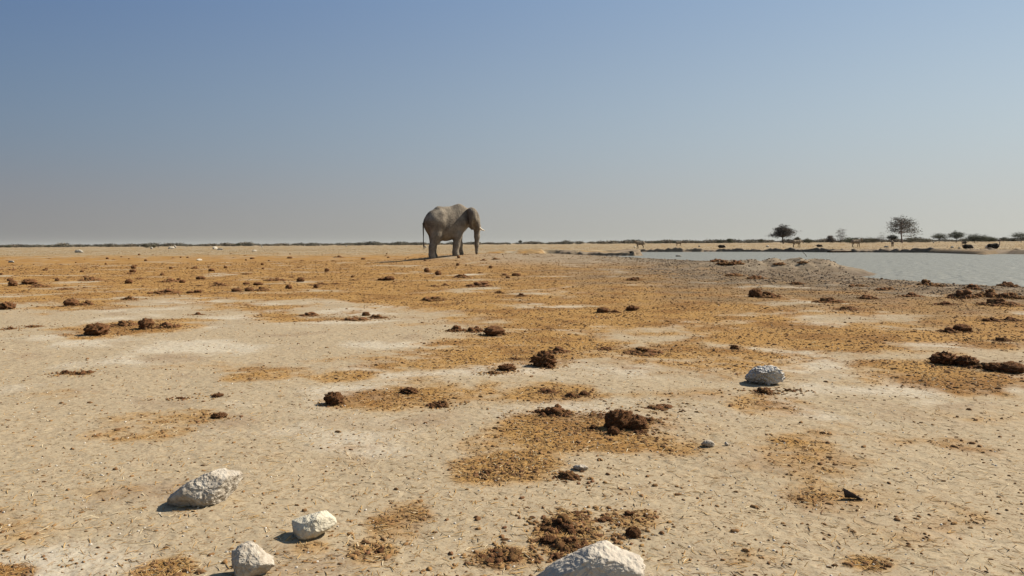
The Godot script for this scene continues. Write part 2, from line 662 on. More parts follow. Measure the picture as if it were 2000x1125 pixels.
func dung_ball(seed_: int, rough: float, fibres: int) -> ArrayMesh:
	# one bolus, one unit across, resting on y = 0
	var r := RandomNumberGenerator.new()
	r.seed = seed_
	var v := PackedVector3Array()
	var idx := PackedInt32Array()
	var c := PackedColorArray()
	add_ball(v, idx, c, Vector3(0, 0.40, 0), Vector3(0.5, 0.46, 0.47), 20, rough, DUNG_A, DUNG_B, seed_ * 3.7)
	for k in 5:
		var a := r.randf() * TAU
		add_ball(v, idx, c, Vector3(cos(a) * 0.46, r.randf_range(0.03, 0.16), sin(a) * 0.46), Vector3.ONE * r.randf_range(0.06, 0.16), 7, 0.35, DUNG_A, STRAW, r.randf() * 50.0)
	for k in fibres:
		var n := Vector3(r.randfn(), r.randfn() * 0.9 + 0.2, r.randfn()).normalized()
		var d := (n * 0.35 + Vector3(r.randfn(), r.randfn(), r.randfn()).normalized()).normalized()
		add_fibre(v, idx, c, Vector3(0, 0.40, 0) + n * 0.47, d, r.randf_range(0.06, 0.2), 0.02, DUNG_B.lerp(STRAW, r.randf()))
	return mesh_of(v, idx, c)

func dung_clump(seed_: int, count: int, fibres: int, high: float) -> ArrayMesh:
	# broken dung: crumbs heaped over a flat oval one unit across
	var r := RandomNumberGenerator.new()
	r.seed = seed_
	var v := PackedVector3Array()
	var idx := PackedInt32Array()
	var c := PackedColorArray()
	for k in count:
		var a := r.randf() * TAU
		var q := sqrt(r.randf()) * 0.46
		var s := r.randf_range(0.03, 0.115) * (1.1 - q)
		add_ball(v, idx, c, Vector3(cos(a) * q, s * 0.5 + maxf(0.0, (0.42 - q)) * r.randf() * high, sin(a) * q), Vector3(s * r.randf_range(0.9, 1.6), s * r.randf_range(0.7, 1.1), s * 1.1), 7, 0.5, DUNG_A, DUNG_B if r.randf() < 0.6 else STRAW, r.randf() * 90.0)
	for k in fibres:
		var a := r.randf() * TAU
		var q := sqrt(r.randf()) * 0.52
		var d := Vector3(r.randfn(), r.randf_range(0.0, 0.9), r.randfn()).normalized()
		add_fibre(v, idx, c, Vector3(cos(a) * q, 0.02 + maxf(0.0, 0.4 - q) * high * r.randf() * 0.8, sin(a) * q), d, r.randf_range(0.05, 0.14), 0.014, DUNG_B.lerp(STRAW * 1.2, r.randf()))
	return mesh_of(v, idx, c)

# ---------------------------------------------------------------- trees
func tube(v: PackedVector3Array, idx: PackedInt32Array, a: Vector3, b: Vector3, ra: float, rb: float, sides := 5) -> void:
	var d := (b - a).normalized()
	var u := d.cross(Vector3(0.31, 0.2, 0.93)).normalized()
	var w := d.cross(u)
	var first := v.size()
	for k in sides:
		var t := TAU * k / sides
		var n := u * cos(t) + w * sin(t)
		v.append(a + n * ra)
		v.append(b + n * rb)
	for k in sides:
		var p := first + k * 2
		var q := first + ((k + 1) % sides) * 2
		idx.append_array([p, q, p + 1, q, q + 1, p + 1])

func leaf_at(v: PackedVector3Array, c: PackedColorArray, p: Vector3, s: float, tone: Color, r: RandomNumberGenerator, flat: float) -> void:
	var d1 := Vector3(r.randfn(), r.randfn() * flat, r.randfn()).normalized() * s
	var d2 := Vector3(r.randfn(), r.randfn() * flat, r.randfn()).normalized() * s
	v.append(p)
	v.append(p + d1)
	v.append(p + d2)
	var k := r.randf_range(0.65, 1.35)
	for q in 3: c.append(Color(tone.r * k, tone.g * k, tone.b * k))

func make_tree(called: String, label: String, at: Vector3, tall: float, wide: float, kind: String, tone: Color, seed_: int, group := "") -> void:
	var r := RandomNumberGenerator.new()
	r.seed = seed_
	var root := base(called, at)
	tag(root, label, "tree" if kind != "bush" else "bush", group)
	var v := PackedVector3Array()
	var idx := PackedInt32Array()
	var lv := PackedVector3Array()
	var lc := PackedColorArray()
	var tips := []
	var split: float = {"umbrella": 0.30, "tall": 0.30, "bare": 0.08, "acacia": 0.28, "bush": 0.03}[kind] * tall
	var lean := Vector3(r.randf_range(-0.04, 0.04) * tall, 0, 0)
	var rt: float = tall * {"umbrella": 0.035, "tall": 0.022, "bare": 0.014, "acacia": 0.03, "bush": 0.012}[kind]
	if kind == "tall":
		tube(v, idx, Vector3(0, -0.3, 0), Vector3(0, split, 0) + lean, rt * 1.3, rt, 7)
		tube(v, idx, Vector3(0, split, 0) + lean, Vector3(lean.x * 1.5, tall * 0.62, 0), rt, rt * 0.65, 6)
		tube(v, idx, Vector3(lean.x * 1.5, tall * 0.62, 0), Vector3(lean.x, tall * 0.9, 0), rt * 0.65, rt * 0.2, 5)
	elif kind != "bush" and kind != "bare":
		tube(v, idx, Vector3(0, -0.3, 0), Vector3(0, split, 0) + lean, rt * 1.25, rt * 0.9, 7)
	var arms: int = {"umbrella": 26, "tall": 34, "bare": 16, "acacia": 12, "bush": 14}[kind]
	for k in arms:
		var a := TAU * k / arms + r.randf_range(-0.25, 0.25)
		var end := Vector3.ZERO
		var from := Vector3(0, split, 0) + lean
		if kind == "umbrella":
			var q := sqrt((k + 0.5) / arms)
			a = k * 2.4
			end = Vector3(cos(a) * q * wide * 0.42, tall * lerpf(0.92, 0.46, q * q) - r.randf() * 0.22 * tall * (1.0 - q * 0.5), sin(a) * q * wide * 0.42)
		elif kind == "tall":
			var y := lerpf(0.40, 0.95, float(k) / arms)
			from = Vector3(lean.x, tall * y * 0.82, 0)
			var w := wide * 0.46 * sqrt(maxf(0.06, 1.0 - ((y - 0.55) / 0.42) ** 2))
			var turn := k * 2.4
			var q := r.randf_range(0.6, 1.0)
			end = Vector3(cos(turn) * w * q, tall * (y + r.randf_range(-0.03, 0.05)), sin(turn) * w * q)
			if k == 0: end = Vector3(wide * 0.48, tall * 0.32, 0.5); from = Vector3(lean.x, tall * 0.26, 0)
			if k == 1: end = Vector3(wide * 0.52, tall * 0.45, -0.4); from = Vector3(wide * 0.28, tall * 0.33, 0)
		elif kind == "bare":
			var q := r.randf()
			end = Vector3(cos(a) * wide * 0.45 * (1.0 - q * 0.75), tall * (0.3 + 0.7 * q), sin(a) * wide * 0.45 * (1.0 - q * 0.75))
			from = Vector3(0, split * r.randf(), 0)
		elif kind == "acacia":
			var q := sqrt((k + 0.5) / arms)
			a = k * 2.4
			end = Vector3(cos(a) * q * wide * 0.42, tall * lerpf(0.86, 0.55, q * q), sin(a) * q * wide * 0.42)
		else:
			var q := sqrt(r.randf())
			end = Vector3(cos(a) * q * wide * 0.42, tall * lerpf(0.85, 0.35, q * q), sin(a) * q * wide * 0.42)
			from = Vector3(end.x * 0.2, -0.1, end.z * 0.2)
		var mid := from.lerp(end, 0.5) + Vector3(0, -0.05 * tall if kind == "tall" else 0.02 * tall, 0)
		tube(v, idx, from, mid, rt * 0.5, rt * 0.3, 4)
		tube(v, idx, mid, end, rt * 0.3, rt * 0.1, 4)
		tips.append(end)
		for b in 4:
			var e2 := mid.lerp(end, r.randf()) + Vector3(r.randfn(), r.randfn() * 0.5, r.randfn()) * wide * 0.1
			tube(v, idx, mid.lerp(end, r.randf_range(0.0, 0.6)), e2, rt * 0.16, rt * 0.05, 3)
			tips.append(e2)
	var per: int = {"umbrella": 60, "tall": 26, "bare": 18, "acacia": 60, "bush": 55}[kind]
	var s: float = tall * {"umbrella": 0.042, "tall": 0.036, "bare": 0.034, "acacia": 0.055, "bush": 0.075}[kind]
	var spread: float = wide * {"umbrella": 0.075, "tall": 0.07, "bare": 0.06, "acacia": 0.085, "bush": 0.09}[kind]
	for t in tips:
		for k in per:
			var p: Vector3 = t + Vector3(r.randfn(), r.randfn() * 0.42, r.randfn()) * spread
			if p.y < 0.05: p.y = r.randf_range(0.05, 0.3)
			leaf_at(lv, lc, p, s * r.randf_range(0.5, 1.3), tone, r, 0.5)
	part("trunk", mesh_of(v, idx), M.pale_bark if kind == "tall" else M.bark, root)
	part("crown", mesh_of(lv, PackedInt32Array(range(lv.size())), lc), M.leaf, root)

func bush_cloud(seed_: int, tone: Color) -> ArrayMesh:
	var r := RandomNumberGenerator.new()
	r.seed = seed_
	var v := PackedVector3Array()
	var c := PackedColorArray()
	for b in 7:
		var cc := Vector3(r.randf_range(-0.8, 0.8), r.randf_range(0.25, 0.75), r.randf_range(-0.6, 0.6))
		for k in 42:
			var p := cc + Vector3(r.randfn(), r.randfn() * 0.6, r.randfn()) * 0.22
			p.y = maxf(p.y, 0.0)
			leaf_at(v, c, p, 0.2, tone, r, 0.6)
	for k in 40:
		leaf_at(v, c, Vector3(r.randf_range(-0.8, 0.8), r.randf_range(0.0, 0.3), r.randf_range(-0.5, 0.5)), 0.22, tone * 0.8, r, 0.6)
	return mesh_of(v, PackedInt32Array(range(v.size())), c)

func scatter(called: String, mesh: Mesh, mat: Material, rows: PackedFloat32Array, label: String, category: String) -> void:
	var mm := MultiMesh.new()
	mm.transform_format = MultiMesh.TRANSFORM_3D
	mm.use_colors = true
	mm.mesh = mesh
	mm.instance_count = rows.size() / 16
	mm.buffer = rows
	var o := MultiMeshInstance3D.new()
	o.name = numbered(called)
	o.multimesh = mm
	o.material_override = mat
	add_child(o)
	tag(o, label, category, "", "stuff")

func row(rows: PackedFloat32Array, b: Basis, p: Vector3, c: Color) -> void:
	rows.append_array([b.x.x, b.y.x, b.z.x, p.x, b.x.y, b.y.y, b.z.y, p.y, b.x.z, b.y.z, b.z.z, p.z, c.r, c.g, c.b, 1.0])

# ---------------------------------------------------------------- water and banks
func make_water() -> void:
	var v := PackedVector3Array([Vector3(-4, WATER_Y, -20), Vector3(110, WATER_Y, -20), Vector3(110, WATER_Y, -128), Vector3(-4, WATER_Y, -128)])
	var uv := PackedVector2Array()
	for p in v: uv.append(Vector2(p.x, p.z) / Vector2(9.0, 5.0))
	var arr := []
	arr.resize(Mesh.ARRAY_MAX)
	arr[Mesh.ARRAY_VERTEX] = v
	arr[Mesh.ARRAY_NORMAL] = PackedVector3Array([Vector3.UP, Vector3.UP, Vector3.UP, Vector3.UP])
	arr[Mesh.ARRAY_TEX_UV] = uv
	arr[Mesh.ARRAY_INDEX] = PackedInt32Array([0, 2, 1, 0, 3, 2])
	var m := ArrayMesh.new()
	m.add_surface_from_arrays(Mesh.PRIMITIVE_TRIANGLES, arr)
	tag(top("water", m, M.water), "murky grey green water of the waterhole", "water", "", "structure")

func make_bank(line: PackedVector2Array, tall: float, toe: float, seed_: float, label: String) -> void:
	# a cut earth edge: toe, ragged face, lip and a back that runs out onto the plain
	var pts := PackedVector2Array()
	for k in line.size() - 1:
		var n := int(ceil(line[k].distance_to(line[k + 1]) / 0.3))
		for i in n: pts.append(line[k].lerp(line[k + 1], float(i) / n))
	var v := PackedVector3Array()
	var c := PackedColorArray()
	var idx := PackedInt32Array()
	var prof := [[-0.15, 0.0], [0.02, 0.25], [0.10, 0.55], [0.16, 0.85], [0.34, 1.0], [0.9, 0.97], [2.2, 0.0]]
	var np := prof.size()
	for k in pts.size():
		var a := pts[maxi(k - 2, 0)]
		var b := pts[mini(k + 2, pts.size() - 1)]
		var dir := (b - a).normalized()
		var out := Vector2(dir.y, -dir.x)
		if shore_distance(pts[k].x + out.x, pts[k].y + out.y).x < shore_distance(pts[k].x - out.x, pts[k].y - out.y).x: out = -out
		var wob := 0.35 * n_mid.get_noise_2d(k * 0.31 + seed_, seed_) + 0.25 * n_mid.get_noise_2d(k * 1.3 + seed_, seed_)
		var hh := tall * clampf(0.85 + 0.7 * n_mid.get_noise_2d(k * 0.12, seed_ * 2.0) + 0.5 * n_mid.get_noise_2d(k * 0.7, seed_ * 3.0), 0.25, 1.5)
		var ends := minf(1.0, minf(k, pts.size() - 1 - k) / 8.0)
		for j in np:
			var q: Vector2 = pts[k] + out * (prof[j][0] + wob * (1.0 if j < 5 else 0.5) + 0.12 * n_fine.get_noise_2d(k * 0.4, j * 9.0 + seed_))
			var y: float = toe + hh * ends * prof[j][1]
			if j == np - 1: y = height(q.x, q.y) - 0.06
			if j == 5: y = maxf(y - 0.03, height(q.x, q.y) + 0.01)
			v.append(Vector3(q.x, y, q.y))
			var n := n_mid.get_noise_2d(k * 0.5, j * 7.0 + seed_)
			c.append(Color(0.13, 0.098, 0.066).lerp(Color(0.215, 0.165, 0.11), clampf(0.4 + n, 0.0, 1.0)))
	for k in pts.size() - 1:
		for j in np - 1:
			var a := k * np + j
			idx.append_array([a, a + 1, a + np, a + np, a + 1, a + np + 1])
	var m := mesh_of(v, idx, c)
	# faces must look out over the water
	tag(top("bank", m, M.bank), label, "bank", "", "structure")

# ---------------------------------------------------------------- animals
func skin_mesh(b: Array, tone: Color, tone2: Color, freq: float) -> ArrayMesh:
	var c := PackedColorArray()
	for p in b[0]:
		var n := n_rock.get_noise_3dv(p * freq) + 0.5 * n_rock.get_noise_3dv(p * freq * 4.0)
		c.append(tone.lerp(tone2, clampf(0.5 + n, 0.0, 1.0)))
	return mesh_of(b[0], b[1], c)

func sheet(front: Callable, nu: int, nv: int, thick: float, tone: Color) -> ArrayMesh:
	# a thin curved flap with two sides and a rim
	var v := PackedVector3Array()
	var c := PackedColorArray()
	var idx := PackedInt32Array()
	for side in 2:
		for j in nv + 1:
			for i in nu + 1:
				var u := float(i) / nu
				var w := float(j) / nv
				var p: Vector3 = front.call(u, w)
				var e1: Vector3 = front.call(u + 0.01, w) - p
				var e2: Vector3 = front.call(u, w + 0.01) - p
				var edge := minf(1.0, minf(minf(u, 1.0 - u), minf(w, 1.0 - w)) * 12.0)
				v.append(p + e1.cross(e2).normalized() * thick * (0.5 if side == 0 else -0.5) * (0.25 + 0.75 * edge))
				var k := 1.0 + 0.3 * n_rock.get_noise_3dv(p * 3.0)
				c.append(Color(tone.r * k, tone.g * k, tone.b * k))
	var one := (nu + 1) * (nv + 1)
	for j in nv:
		for i in nu:
			var a := j * (nu + 1) + i
			var b := a + nu + 1
			idx.append_array([a, b, a + 1, a + 1, b, b + 1])
			idx.append_array([one + a, one + a + 1, one + b, one + a + 1, one + b + 1, one + b])
	return mesh_of(v, idx, c)

func make_elephant() -> void:
	var at := at_distance(838, 53.4)
	var root := base("elephant", at, deg_to_rad(29.0))
	tag(root, "dusty grey brown bull elephant standing beside the waterhole with trunk hanging down", "elephant")
	root.scale = Vector3(0.95, 1, 1)
	var V := func(x, y, z): return Vector3(x, y, z)
	# ground under each foot, so that every sole stands on the slope
	var foot := func(x: float, z: float) -> float:
		var p: Vector3 = root.transform * Vector3(x, 0, z)
		return height(p.x, p.z) - at.y
	var hn: float = foot.call(0.03, 0.42)
	var hf: float = foot.call(0.55, -0.42)
	var fn: float = foot.call(1.82, 0.40)
	var ff: float = foot.call(2.58, -0.40)
	var tr: float = foot.call(3.7, 0.0)
	print("feet ", hn, " ", hf, " ", fn, " ", ff, " trunk ", tr, " at ", at)
	var b := [
		[V.call(0.52, 2.30, 0), V.call(1.30, 2.24, 0), 0.86, 1.0, 0.72, 0.1],
		[V.call(1.30, 2.24, 0), V.call(2.15, 2.52, 0), 1.0, 0.93, 0.66, 0.25],
		[V.call(0.25, 2.85, 0), V.call(0.75, 3.20, 0), 0.16, 0.15, 0.8, 0.35],
		[V.call(0.75, 3.20, 0), V.call(1.35, 3.13, 0), 0.15, 0.15, 0.8, 0.3],
		[V.call(1.35, 3.13, 0), V.call(2.35, 3.36, 0), 0.15, 0.17, 0.8, 0.3],
		[V.call(0.78, 2.85, 0.42), V.call(0.70, 2.4, 0.52), 0.22, 0.25, 1.0, 0.3],
		[V.call(0.78, 2.85, -0.42), V.call(0.70, 2.4, -0.52), 0.22, 0.25, 1.0, 0.3],
		[V.call(2.30, 3.2, 0.15), V.call(2.25, 2.4, 0.36), 0.2, 0.30, 0.8, 0.3],
		[V.call(2.30, 3.2, -0.15), V.call(2.25, 2.4, -0.36), 0.2, 0.30, 0.8, 0.3],
		# neck and head
		[V.call(2.35, 2.80, 0), V.call(3.20, 2.80, 0), 0.66, 0.50, 0.72, 0.3],
		[V.call(3.25, 2.86, 0), V.call(3.50, 2.55, 0), 0.48, 0.40, 0.86, 0.2],
		[V.call(3.30, 3.12, 0.12), V.call(3.52, 2.95, 0.12), 0.24, 0.20, 1.0, 0.2],
		[V.call(3.30, 3.12, -0.12), V.call(3.52, 2.95, -0.12), 0.24, 0.20, 1.0, 0.2],
		[V.call(3.16, 2.42, 0), V.call(3.34, 2.03, 0), 0.28, 0.12, 0.9, 0.12],
		[V.call(3.34, 3.05, 0.30), V.call(3.40, 2.60, 0.36), 0.12, 0.14, 1.0, 0.10],
		[V.call(3.34, 3.05, -0.30), V.call(3.40, 2.60, -0.36), 0.12, 0.14, 1.0, 0.10],
		[V.call(3.58, 2.45, 0.20), V.call(3.72, 2.12, 0.22), 0.19, 0.13, 1.0, 0.15],
		[V.call(3.58, 2.45, -0.20), V.call(3.72, 2.12, -0.22), 0.19, 0.13, 1.0, 0.15],
		# trunk
		[V.call(3.58, 2.62, 0), V.call(3.74, 2.15, 0), 0.33, 0.25, 0.9, 0.2],
		[V.call(3.74, 2.15, 0), V.call(3.74, 1.45, 0), 0.25, 0.19, 0.95, 0.12],
		[V.call(3.74, 1.45, 0), V.call(3.72, 0.85, 0), 0.19, 0.15, 0.95, 0.1],
		[V.call(3.72, 0.85, 0), V.call(3.70, tr + 0.10, 0), 0.15, 0.105, 0.95, 0.08],
		# front legs
		[V.call(2.22, 2.30, 0.40), V.call(2.00, 1.55, 0.42), 0.44, 0.31, 0.75, 0.25],
		[V.call(2.00, 1.55, 0.42), V.call(1.90, fn + 0.72, 0.41), 0.33, 0.245, 0.9, 0.12],
		[V.call(1.90, fn + 0.72, 0.41), V.call(1.82, fn + 0.25, 0.40), 0.245, 0.22, 1.0, 0.1],
		[V.call(1.82, fn + 0.22, 0.40), V.call(1.86, fn + 0.08, 0.40), 0.215, 0.25, 1.0, 0.08],
		[V.call(2.28, 2.30, -0.40), V.call(2.42, 1.55, -0.42), 0.44, 0.31, 0.75, 0.25],
		[V.call(2.42, 1.55, -0.42), V.call(2.52, ff + 0.72, -0.41), 0.33, 0.245, 0.9, 0.12],
		[V.call(2.52, ff + 0.72, -0.41), V.call(2.55, ff + 0.25, -0.40), 0.245, 0.22, 1.0, 0.1],
		[V.call(2.55, ff + 0.22, -0.40), V.call(2.60, ff + 0.08, -0.40), 0.215, 0.25, 1.0, 0.08],
		# hind legs
		[V.call(0.42, 2.35, 0.36), V.call(0.34, 1.50, 0.43), 0.60, 0.37, 0.72, 0.25],
		[V.call(0.34, 1.50, 0.43), V.call(0.06, hn + 0.75, 0.42), 0.38, 0.245, 0.85, 0.12],
		[V.call(0.06, hn + 0.75, 0.42), V.call(0.00, hn + 0.28, 0.42), 0.245, 0.22, 1.0, 0.1],
		[V.call(0.00, hn + 0.24, 0.42), V.call(0.06, hn + 0.08, 0.42), 0.215, 0.25, 1.0, 0.08],
		[V.call(0.45, 2.35, -0.36), V.call(0.62, 1.50, -0.43), 0.60, 0.37, 0.72, 0.25],
		[V.call(0.62, 1.50, -0.43), V.call(0.50, hf + 0.75, -0.42), 0.38, 0.245, 0.85, 0.12],
		[V.call(0.50, hf + 0.75, -0.42), V.call(0.50, hf + 0.28, -0.42), 0.245, 0.22, 1.0, 0.1],
		[V.call(0.50, hf + 0.24, -0.42), V.call(0.57, hf + 0.08, -0.42), 0.215, 0.25, 1.0, 0.08],
		# sheath
		[V.call(0.95, 1.45, 0), V.call(0.70, 1.10, 0), 0.20, 0.10, 1.0, 0.12],
	]
	var skin := Color(0.208, 0.175, 0.130)
	var skin2 := Color(0.108, 0.090, 0.069)
	part("body", skin_mesh(blob(b, 0.045, 0.02), skin, skin2, 1.6), M.skin, root)
	for s in [1.0, -1.0]:
		var ear := func(u: float, w: float) -> Vector3:
			var bs: Vector3 = Vector3(2.84, 3.26, 0.26).lerp(Vector3(2.95, 2.40, 0.32), w)
			var wide := 0.50 + 0.55 * sstep(-0.1, 0.3, w) - 0.50 * sstep(0.5, 1.0, w)
			var p := bs + Vector3(-0.16, 0.0, 0.98) * u * wide + Vector3(0, 0.06 * u * (1.0 - w) - 0.50 * u * w * w, 0)
			p += Vector3(-0.10 * sin(u * PI) * (1.0 - 0.4 * w) + 0.05 * u * u * sin(w * 7.0), 0, 0)
			return Vector3(p.x, p.y, p.z * s)
		part("ear", sheet(ear, 12, 14, 0.05, skin.lerp(skin2, 0.5)), M.skin, root)
		var tusk := [[V.call(3.74, 2.12, 0.24 * s), V.call(3.95, 1.93, 0.29 * s), 0.075, 0.06, 1.0, 0.03], [V.call(3.95, 1.93, 0.29 * s), V.call(4.20, 1.85, 0.30 * s), 0.06, 0.025, 1.0, 0.03]]
		var tb := blob(tusk, 0.02)
		part("tusk", mesh_of(tb[0], tb[1]), M.ivory, root)
		var eye := blob([[V.call(3.60, 2.68, 0.33 * s), V.call(3.62, 2.68, 0.33 * s), 0.05, 0.05, 0.8, 0.02]], 0.015)
		part("eye", mesh_of(eye[0], eye[1]), matte(0.02, 0.015, 0.01, 0.3), root)
	var tail := blob([[V.call(-0.16, 2.62, 0), V.call(-0.42, 2.30, 0), 0.09, 0.06, 1.0, 0.05], [V.call(-0.42, 2.30, 0), V.call(-0.42, 1.2, 0), 0.055, 0.03, 1.0, 0.03], [V.call(-0.42, 1.2, 0), V.call(-0.40, 0.85, 0), 0.03, 0.05, 1.0, 0.03], [V.call(-0.40, 0.85, 0), V.call(-0.38, 0.6, 0), 0.05, 0.02, 1.0, 0.03]], 0.025)
	part("tail", skin_mesh(tail, skin2 * 0.55, skin2 * 0.8, 2.0), M.skin, root)

func zebra_mesh(low: float) -> ArrayMesh:
	var V := func(x, y, z): return Vector3(x, y, z)
	var nk: Vector3 = Vector3(0.98, 1.50, 0).lerp(Vector3(1.08, 0.95, 0), low)
	var nose: Vector3 = Vector3(1.34, 1.22, 0).lerp(Vector3(1.30, 0.52, 0), low)
	var b := [
		[V.call(-0.55, 1.02, 0), V.call(0.05, 0.98, 0), 0.30, 0.31, 0.85, 0.1], [V.call(0.05, 0.98, 0), V.call(0.52, 1.04, 0), 0.31, 0.29, 0.8, 0.1],
		[V.call(-0.62, 1.08, 0), V.call(-0.5, 0.9, 0), 0.27, 0.25, 0.95, 0.15],
		[V.call(0.55, 1.12, 0), nk, 0.23, 0.13, 0.7, 0.15], [nk, nose, 0.135, 0.075, 0.75, 0.06],
		[nk + V.call(-0.03, 0.1, 0.07), nk + V.call(-0.05, 0.24, 0.09), 0.04, 0.02, 1.0, 0.03], [nk + V.call(-0.03, 0.1, -0.07), nk + V.call(-0.05, 0.24, -0.09), 0.04, 0.02, 1.0, 0.03],
		[V.call(-0.85, 1.15, 0), V.call(-0.93, 0.6, 0), 0.04, 0.035, 1.0, 0.05],
	]
	for s in [1.0, -1.0]:
		var f: float = 0.06 * s
		b.append([V.call(0.46, 0.95, 0.14 * s), V.call(0.46 + f, 0.45, 0.14 * s), 0.15, 0.06, 0.8, 0.12])
		b.append([V.call(0.46 + f, 0.45, 0.14 * s), V.call(0.44 + f * 1.6, 0.04, 0.14 * s), 0.06, 0.05, 1.0, 0.04])
		b.append([V.call(-0.60, 0.95, 0.14 * s), V.call(-0.52 - f, 0.60, 0.14 * s), 0.20, 0.10, 0.75, 0.12])
		b.append([V.call(-0.52 - f, 0.60, 0.14 * s), V.call(-0.66 - f, 0.42, 0.14 * s), 0.09, 0.06, 1.0, 0.05])
		b.append([V.call(-0.66 - f, 0.42, 0.14 * s), V.call(-0.60 - f, 0.04, 0.14 * s), 0.06, 0.05, 1.0, 0.04])
	var m := blob(b, 0.03)
	var c := PackedColorArray()
	for p in m[0]:
		var w: float = sin((p.x * 1.0 + 0.25 * sin(p.y * 4.0)) * 42.0) if p.y > 0.62 else sin(p.y * 55.0)
		if p.x < -0.35 and p.y > 0.6: w = sin((p.x * 0.4 + p.y) * 38.0)
		var tone := Color(0.30, 0.235, 0.16) if w > -0.25 else Color(0.065, 0.048, 0.035)
		if p.distance_to(nose) < 0.12: tone = Color(0.04, 0.03, 0.025)
		c.append(tone)
	return mesh_of(m[0], m[1], c)

func ostrich_mesh(neck_up: float) -> ArrayMesh:
	var V := func(x, y, z): return Vector3(x, y, z)
	var n1: Vector3 = Vector3(0.80, 0.55, 0)
	var n2: Vector3 = Vector3(1.10, 0.42, 0).lerp(Vector3(0.82, 1.15, 0), neck_up)
	var hd: Vector3 = n2 + Vector3(0.15, -0.02, 0)
	var b := [
		[V.call(-0.45, 0.34, 0), V.call(0.30, 0.36, 0), 0.32, 0.36, 0.95, 0.1], [V.call(-0.5, 0.36, 0), V.call(-0.95, 0.22, 0), 0.26, 0.12, 0.9, 0.15],
		[V.call(0.3, 0.36, 0), V.call(0.62, 0.40, 0), 0.3, 0.16, 0.8, 0.15],
		[V.call(0.62, 0.42, 0), n1, 0.09, 0.06, 1.0, 0.06], [n1, n2, 0.055, 0.04, 1.0, 0.04], [n2, hd, 0.06, 0.025, 0.8, 0.02],
		[V.call(-0.2, 0.3, 0.3), V.call(0.25, 0.08, 0.28), 0.08, 0.05, 1.0, 0.08], [V.call(-0.2, 0.3, -0.3), V.call(0.25, 0.08, -0.28), 0.08, 0.05, 1.0, 0.08],
	]
	var m := blob(b, 0.03, 0.02)
	var c := PackedColorArray()
	for p in m[0]:
		var tone := Color(0.022, 0.017, 0.015)
		if p.x > 0.72: tone = Color(0.20, 0.14, 0.11)
		elif p.x < -0.85 or (p.y < 0.16 and absf(p.z) > 0.2 and p.x < -0.2): tone = Color(0.35, 0.3, 0.25)
		c.append(tone)
	return mesh_of(m[0], m[1], c)

# ---------------------------------------------------------------- placing
func place_rock(poly_px: Array, depth: float, rough: float, facet: float, seed_: float, ca: Color, cb: Color, label: String, detail := 60, sink := 0.006) -> void:
	var cx := 0.0
	var cy := 0.0
	var low := 0.0
	for q in poly_px:
		cx += q[0] / poly_px.size()
		cy += q[1] / poly_px.size()
		low = maxf(low, q[1])
	var foot := on_ground(cx, low)
	var dist := foot.distance_to(EYE) + depth * 0.45
	var dir := ray(cx, cy)
	var k := dist / F / Vector3((cx - 1000.0) / F, (562.5 - cy) / F, -1.0).length()
	var poly := []
	for q in poly_px: poly.append(Vector2(q[0] - cx, cy - q[1]) * k)
	if Geometry2D.is_polygon_clockwise(PackedVector2Array(poly)): poly.reverse()
	var m := lump(poly, depth, detail, rough, facet, seed_, ca, cb)
	var o := top("rock", m, M.rock, EYE + dir * dist - Vector3(0, sink, 0))
	o.basis = Basis(Vector3.UP, -atan2(dir.x, -dir.z)) * Basis(Vector3.RIGHT, asin(dir.y))
	tag(o, label, "rock")

var debris := []
var balls := []
var marks := []              # things that a label can point to: place, phrase
var clumps := []

func dung(px: float, py: float, w: float, h: float, kind: String, label := "", group := "") -> void:
	var p := on_ground(px, py)
	var d := -(aim.inverse() * (p - EYE)).z
	var wm := w * d / F
	var hm := h * d / F
	var mesh: ArrayMesh = balls[rng.randi() % balls.size()] if kind == "b" else clumps[rng.randi() % clumps.size()]
	var o := top("dung_ball" if kind == "b" else "dung_clump", mesh, M.dung, p)
	o.rotation.y = rng.randf() * TAU
	if kind == "b": o.scale = Vector3(wm, clampf(hm / 1.0, wm * 0.42, wm * 0.85), wm) 
	else: o.scale = Vector3(wm, clampf(hm / 0.32, wm * 0.6, wm * 1.05), wm)
	o.position += Vector3(0, -0.012, -wm * 0.3)
	o.position.y = height(o.position.x, o.position.z) - 0.01
	if label == "":
		var size := "small" if wm < 0.16 else ("broad" if wm > 0.34 else "middling")
		label = (size + " rounded brown dung ball ") if kind == "b" else (size + " crumbled brown dung clump ")
		var best := 0.16 * d
		var where := "on orange straw litter" if litter(p.x, p.z) > 0.55 else ("among thin straw litter" if litter(p.x, p.z) > 0.2 else "on bare pale soil")
		if d > 30.0: where = "far out " + where
		for q in marks:
			if p.distance_to(q[0]) < best:
				best = p.distance_to(q[0])
				where = q[1]
		label += where
		group = "dung balls on the plain" if kind == "b" else "crumbled dung clumps on the plain"
	elif group == "" and label != "": pass
	debris.append([o.position, wm, d])
	tag(o, label, "dung", group)

